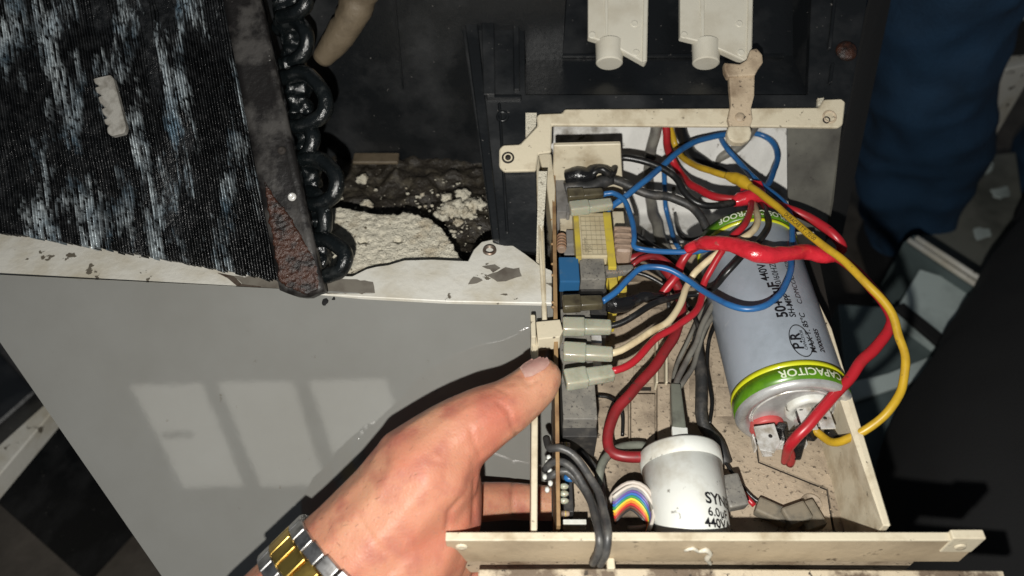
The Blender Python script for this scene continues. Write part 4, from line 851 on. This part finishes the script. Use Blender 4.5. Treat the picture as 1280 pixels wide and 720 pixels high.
for (y0, y1, y2, r, xk) in ((628, 626, 630, .0098, 590), (690, 688, 690, .0100, 585), (735, 735, 738, .0096, 575), (790, 785, 785, .0084, 565)):
    chain([H(530, y0 + 12, .372, r * 1.2), H(xk, y0, .392, r * 1.05), H(636, y1, .403, r), H(700, y2, .408, r * .92), H(735, y2, .405, r * .80)])
hm = remeshed(hb, .0013, 14)
hm.bm.normal_update()
creases = [([(690, 560), (640, 548), (636, 520), (628, 498), (618, 488)], 0)]
crl = [([(650, 468), (660, 481), (674, 476), (690, 462), (694, 450)], .0006, 2.0), ([(648, 548), (640, 530), (636, 515), (622, 502)], .0007, 3.0), ([(600, 568), (592, 552), (588, 535)], .0006, 3.2), ([(634, 492), (622, 486)], .0006, 2.5), ([(628, 497), (616, 491)], .0005, 2.2), ([(559, 662), (562, 640), (575, 625)], .0009, 3.0),
       ([(480, 690), (462, 668), (448, 645)], .0005, 2.5), ([(490, 715), (470, 680), (455, 655)], .0004, 2.2), ([(641, 604), (641, 652)], .0008, 2.5), ([(594, 600), (592, 652)], .0008, 3), ([(540, 575), (556, 580), (580, 578)], .0003, 2)]
def segd(p, a_, c_):
    ab = (c_[0] - a_[0], c_[1] - a_[1]); t = max(0, min(1, ((p[0] - a_[0]) * ab[0] + (p[1] - a_[1]) * ab[1]) / (ab[0] ** 2 + ab[1] ** 2))); return math.hypot(p[0] - a_[0] - t * ab[0], p[1] - a_[1] - t * ab[1])
for v in hm.bm.verts:
    if v.normal.dot(CAM - v.co) < 0: continue
    p = proj(v.co); dsp = 0
    for pl, amp, w in crl:
        for a_, c_ in zip(pl[:-1], pl[1:]):
            dd = segd(p, a_, c_)
            if dd < 3 * w: dsp = min(dsp, -amp * math.exp(-(dd / w) ** 2))
    v.co += v.normal * dsp
def skin_material():
    m = bpy.data.materials.new('warm skin'); m.use_nodes = True
    nt = m.node_tree; N = nt.nodes; K = nt.links; b = N['Principled BSDF']; tc = N.new('ShaderNodeTexCoord')
    def nz(s, lo, hi, d=5):
        n = N.new('ShaderNodeTexNoise'); n.inputs['Scale'].default_value = s; n.inputs['Detail'].default_value = d; K.new(tc.outputs['Object'], n.inputs['Vector'])
        r = N.new('ShaderNodeMapRange'); r.inputs[1].default_value = lo; r.inputs[2].default_value = hi; K.new(n.outputs['Fac'], r.inputs[0]); return r.outputs[0]
    def mx(f, a_, c_):
        x = N.new('ShaderNodeMix'); x.data_type = 'RGBA'; K.new(f, x.inputs['Factor'])
        for k, y in ((6, a_), (7, c_)):
            if isinstance(y, tuple): x.inputs[k].default_value = (*y, 1)
            else: K.new(y, x.inputs[k])
        return x.outputs[2]
    c = mx(nz(22, .36, .66, 3), (.47, .245, .15), (.41, .125, .08)); c = mx(nz(90, .5, .75), c, (.34, .12, .085)); c = mx(nz(600, .62, .72), c, (.36, .17, .11))
    K.new(c, b.inputs['Base Color']); b.inputs['Roughness'].default_value = .52; b.inputs['Specular IOR Level'].default_value = .38
    b.inputs['Subsurface Weight'].default_value = .35; b.inputs['Subsurface Radius'].default_value = (.005, .0018, .0009); b.inputs['Subsurface Scale'].default_value = 1
    v = N.new('ShaderNodeTexVoronoi'); v.inputs['Scale'].default_value = 620; v.feature = 'DISTANCE_TO_EDGE'; K.new(tc.outputs['Object'], v.inputs['Vector'])
    bp = N.new('ShaderNodeBump'); bp.inputs['Distance'].default_value = .00022; bp.inputs['Strength'].default_value = .7; K.new(v.outputs['Distance'], bp.inputs['Height'])
    bp2 = N.new('ShaderNodeBump'); bp2.inputs['Distance'].default_value = .0004; K.new(nz(120, .2, .8), bp2.inputs['Height']); K.new(bp.outputs[0], bp2.inputs['Normal'])
    K.new(bp2.outputs[0], b.inputs['Normal']); return m
M['skin'] = skin_material()
bvh = BVHTree.FromBMesh(hm.bm)
# thumbnail: curved plate laid on the thumb tip
def on_hand(px, py, off):
    r = ray(px, py).normalized(); h = bvh.ray_cast(CAM, r)
    return (h[0] + h[1] * off) if h[0] else None
nb = MB(); n0 = (653, 466); du = V((33, -19)); dv = V((9, 17)); grid = {}
for i in range(13):
    for j in range(9):
        s_, t = i / 12, j / 8 - .5
        wv = math.sqrt(max(0.02, 1 - max(0, (s_ - .62) / .40) ** 2)) * (1 - .25 * max(0, .2 - s_) / .2)
        q = V(n0) + du * s_ + dv * (t * wv) * 1.05
        h = on_hand(q.x, q.y, .0005 + .0004 * (1 - (2 * t) ** 2))
        if h: grid[i, j] = nb.bm.verts.new(h)
for i in range(12):
    for j in range(8):
        ks = [(i, j), (i + 1, j), (i + 1, j + 1), (i, j + 1)]
        if all(k in grid for k in ks): f = nb.bm.faces.new([grid[k] for k in ks]); f.smooth = True
sf = bmesh.ops.solidify(nb.bm, geom=nb.bm.faces[:], thickness=.0004)
person_hand = link('person', hm, M['skin'])
tag(person_hand, 'bare left hand and forearm wearing a watch, thumb pressed on the tray\'s left wall', 'person')
link('thumbnail', nb, mat('fingernail', (.70, .42, .36), .3, (.78, .56, .48), 120, bump=.0001, bscale=200), person_hand)

hr = MB(); rnd = random.Random(11)
for _ in range(80):
    px, py = rnd.uniform(300, 520), rnd.uniform(560, 720)
    if px + py < 1010 or px + py > 1130: continue
    a0 = on_hand(px, py, 0); 
    if not a0: continue
    ang = rnd.gauss(-.6, .35); ln = rnd.uniform(4, 9)
    a1 = on_hand(px + ln * .5 * math.cos(ang), py + ln * .5 * math.sin(ang), .0005); a2 = on_hand(px + ln * math.cos(ang), py + ln * math.sin(ang), .0009)
    if a1 and a2: hr.tube([a0, a1, a2], [.00006, .00005, .00002], 4, .003, wob=0)
stuff(link('arm_hair', hr, mat('dark fine hair', (.12, .06, .035), .5), person_hand))

# watch bracelet
wt = thing('wristwatch', 'gold and steel watch bracelet round the wrist at the bottom edge', 'watch', P(410, 708, .35))
wa0 = P(400, 728, .348); wa1 = P(450, 678, .3525); axw = (wa1 - wa0).normalized()
# band plane slightly skewed so it runs from upper left to lower right
C0 = P(424, 734, .349)
tv = (CAM - C0).normalized(); sd = axw.cross(tv).normalized(); up = sd.cross(axw)
RA = .0325; RB = .0322
def link_bm(w, l, h):
    m_ = MB(); m_.obox(V((-w / 2, 0, 0)), V((w / 2, 0, 0)), l, h, up=V((0, 0, 1)), bevel=.0007, seg=3)
    for f in m_.bm.faces: f.smooth = True
    return m_
protos = {}
NL = 24
for k in range(NL):
    an = 2 * math.pi * k / NL
    for row, (offx, wdt, mm, nm) in enumerate(((-.0088, .0066, 'steel', 'steel_link'), (0, .0108, 'gold', 'gold_link'), (.0088, .0066, 'steel', 'steel_link'))):
        a2 = an + (math.pi / NL if row == 1 else 0)
        rad = sd * math.cos(a2) + up * math.sin(a2); tan = (-sd * math.sin(a2) + up * math.cos(a2)); ce = C0 + rad * RA + axw * (offx + .003 * math.cos(a2))
        key = nm
        if key not in protos:
            o = link(nm, link_bm(wdt, 0.0080, .0034 if row != 1 else .0036), M[mm], wt, origin=V((0, 0, 0))); protos[key] = o
        else:
            o = protos[key].copy(); COL.objects.link(o); o.parent = wt
        o.matrix_local = Matrix.Translation(ce - ORG[wt.name]) @ Matrix((axw, tan, rad)).transposed().to_4x4()

# ================================================================== BACKGROUND PEOPLE AND CLUTTER
pt = thing('person', 'person in loose dark blue trousers standing beyond the tray on the right', 'person', V((.5, .72, 0)))
tr = MB()
def rings(mb, pts, sx=1.0):
    mb.tube(pts[0], pts[1], 28, .02, lump=.0)
legA = [V((.50, .75, .93)), V((.44, .74, .70)), V((.405, .71, .50)), V((.43, .71, .36)), V((.475, .715, .20)), V((.51, .72, .06))]
tr.tube(legA, [.10, .092, .078, .070, .060, .054], 28, .012)
legB = [V((.62, .78, .93)), V((.70, .80, .70)), V((.72, .80, .45)), V((.72, .80, .25)), V((.72, .80, .06))]
tr.tube(legB, [.10, .092, .080, .070, .058], 28, .012)
tr.sphere(V((.57, .77, .92)), .14, (1.15, .8, .7), 3)
for v in tr.bm.verts: v.co.x = .5 + (v.co.x - .5) * 1.0
tr = remeshed(tr, .007, 3, lambda p: .022 * noise.fractal(V((p.x * 7 + 2.2 * p.z, p.y * 9, p.z * 6)), 1, 2, 3) - .010 * abs(noise.noise(V((p.x * 14 - 6 * p.z, p.y * 8, p.z * 17)))))
link('trousers', tr, M['denim'], pt)
for c in (V((.52, .66, .0)), V((.73, .74, 0))):
    link('shoe', MB().prism([c + V(q) for q in ((-.045, .12, 0), (-.05, .0, 0), (-.035, -.09, 0), (0, -.11, 0), (.035, -.09, 0), (.05, 0, 0), (.045, .12, 0))], V((0, 0, .07)), .02, 3), M['dark'], pt)
pk = MB()
chainp = [P(1440, 60, .95), P(1400, 300, .80), P(1330, 480, .66), P(1272, 640, .60), P(1300, 860, .56)]
pk.tube(chainp, [.10, .095, .092, .100, .10], 28, .02)
pk = remeshed(pk, .010, 4, lambda p: .006 * noise.fractal(V((p.x * 10, p.y * 10, p.z * 10)), 1, 2, 3))
p2 = thing('person', 'person in black clothing crouching at the lower right corner', 'person', V((.45, .35, 0)))
link('trousers', pk, M['dark'], p2)
link('lower_leg', MB().tube([P(1272, 640, .62), V((.50, .38, .18)), V((.52, .42, .03))], [.085, .07, .055], 24, .02), M['dark'], p2)
def flatq(name, lab, cat, pts, z, th, m):
    o = link(name, MB().prism([at_z(x, y, z) for x, y in pts], V((0, 0, -th)), .001), M[m]); return tag(o, lab, cat)
flatq('metal_sheet', 'pale grey green metal sheet edge below the blue trousers', 'metal sheet', [(1122, 384), (1150, 336), (1200, 352), (1226, 386), (1188, 433), (1140, 398)], .22, .2, 'paleobj')
flatq('cabinet_side', 'large dark grey green metal box right of the tray wall', 'cabinet', [(1048, 380), (1118, 384), (1140, 400), (1188, 436), (1240, 420), (1340, 600), (1200, 800), (1085, 760)], .20, .2, 'darkobj')
flatq('metal_strip', 'pale strip lying on the dark box right of the looping yellow wire', 'metal strip', [(1060, 478), (1110, 466), (1160, 446), (1206, 440), (1210, 456), (1150, 474), (1066, 502)], .206, .005, 'paleobj')
flatq('flat_bar', 'black flat bar across the pale metal sheet below the blue trousers', 'bar', [(1118, 383), (1130, 378), (1192, 428), (1184, 440)], .228, .006, 'dark')
rl_ = thing('metal_rail', 'pale double metal rail slanting below the blue trousers', 'rail', at_z(1190, 335, .16))
for dx in (0, 9):
    link('rail_bar', MB().tube([at_z(1136 + dx, 300 - dx * .3, .235), at_z(1245 + dx, 372 - dx * .5, .235)], .0032, 8, .05), M['lip'], rl_)
link('rail_web', MB().prism([at_z(1130, 303, .230), at_z(1143, 294, .230), at_z(1262, 370, .230), at_z(1246, 380, .230)], V((0, 0, -.23))), M['darkobj'], rl_)
flatq('floor_board', 'grey green board on the ground between the two blue trouser legs', 'board', [(1190, 200), (1270, 190), (1290, 335), (1235, 352), (1150, 300), (1170, 260)], .12, .12, 'boardgrey')
for x, y, lab in ((1250, 240, 'upper pale paint spot on the board between the trouser legs'), (1228, 292, 'lower pale paint spot on the board between the trouser legs')):
    flatq('paint_spot', lab, 'paint spot', jag(V2([(x - 12, y - 6), (x + 10, y - 8), (x + 13, y + 5), (x - 8, y + 7)]), 5, 6, x), .1225, .002, 'paleobj')
link_ring = MB(); rc_ = at_z(1218, 203, .14); link_ring.tube([rc_ + V((.018 * math.cos(q * .4), .018 * math.sin(q * .4), 0)) for q in range(17)], .005, 10, .01)
tag(link('hose_ring', link_ring, M['paleobj']), 'dim ring lying beside the blue trousers on the right', 'ring')
flatq('steel_bar', 'black bar crossing the top right corner', 'bar', [(1242, 28), (1300, 24), (1300, 48), (1240, 52)], .34, .34, 'dark')
flatq('white_bracket', 'small white painted steel bracket with holes at the top right edge', 'bracket', [(1240, 62), (1300, 50), (1300, 76), (1241, 91)], .32, .32, 'lip')
flatq('grey_sheet', 'grey sheet corner at the top right corner', 'metal sheet', [(1252, -20), (1310, -20), (1310, 20), (1246, 25)], .33, .33, 'paleobj')
# lower left clutter
ws = flatq('white_rail', 'white painted steel strip with holes on the ground at the left edge', 'steel strip', [(-30, 560), (54, 488), (62, 480), (80, 492), (76, 502), (-30, 628)], .24, .02, 'lip')
for q in ((62, 489), (67, 498)):
    link('hole', MB().lathe(at_z(q[0], q[1], .2402), V((0, 0, 1)), [(0, .0022), (.0003, .002), (.0003, 0)], 12), M['slot'], ws)
bx = MB().prism([at_z(x, y, .26) for x, y in [(-60, 385), (2, 392), (56, 478), (-60, 580)]], V((0, 0, -.26)), .002)
tag(link('black_case', bx, M['blackpl']), 'black plastic case at the left edge beside the grey panel', 'case')
tag(link('black_edge_bar', MB().tube([at_z(-20, 408, .265), at_z(48, 478, .265)], .006, 10, .05), M['dgrey']), 'rounded dark bar on the black case at the left edge', 'bar')
flatq('rusty_patch_plate', 'rusty brown plate end between the grey panel and black case', 'plate', [(30, 428), (52, 455), (72, 486), (58, 482), (40, 455)], .27, .01, 'hose')

# window of the room, seen only as a reflection in the glossy panel
win = thing('window', 'lit three pane window behind the viewer, mirrored in the grey panel', 'window', V((-.8, -1.6, .5)))
WY = -1.6
def refl(px, py):
    q = Pp(px, py); d = (q - CAM).normalized(); r = d - PN * 2 * d.dot(PN); return q + r * ((WY - q.y) / r.y)
M['pane'] = mat('daylit window pane', (.80, .78, .70), .5, emit=.95)
allp = []
for quad in ([(163, 481), (252, 479), (305, 606), (228, 607)], [(273, 478), (366, 477), (408, 606), (325, 606)], [(387, 476), (482, 474), (498, 520), (505, 600), (428, 602)]):
    ps = [refl(*q) for q in quad]; allp += ps
    link('pane', MB().prism(ps, V((0, -.01, 0))), M['pane'], win)
print('WINDOW', [tuple(round(c, 2) for c in p) for p in allp])
for x, y in ((204, 546), (420, 572)):
    c0, c1 = refl(x, y), refl(x + 38, y - 1)
    link('glazing_bar', MB().obox(c0 + V((0, .01, 0)), c1 + V((0, .01, 0)), .01, .012), M['dark'], win)
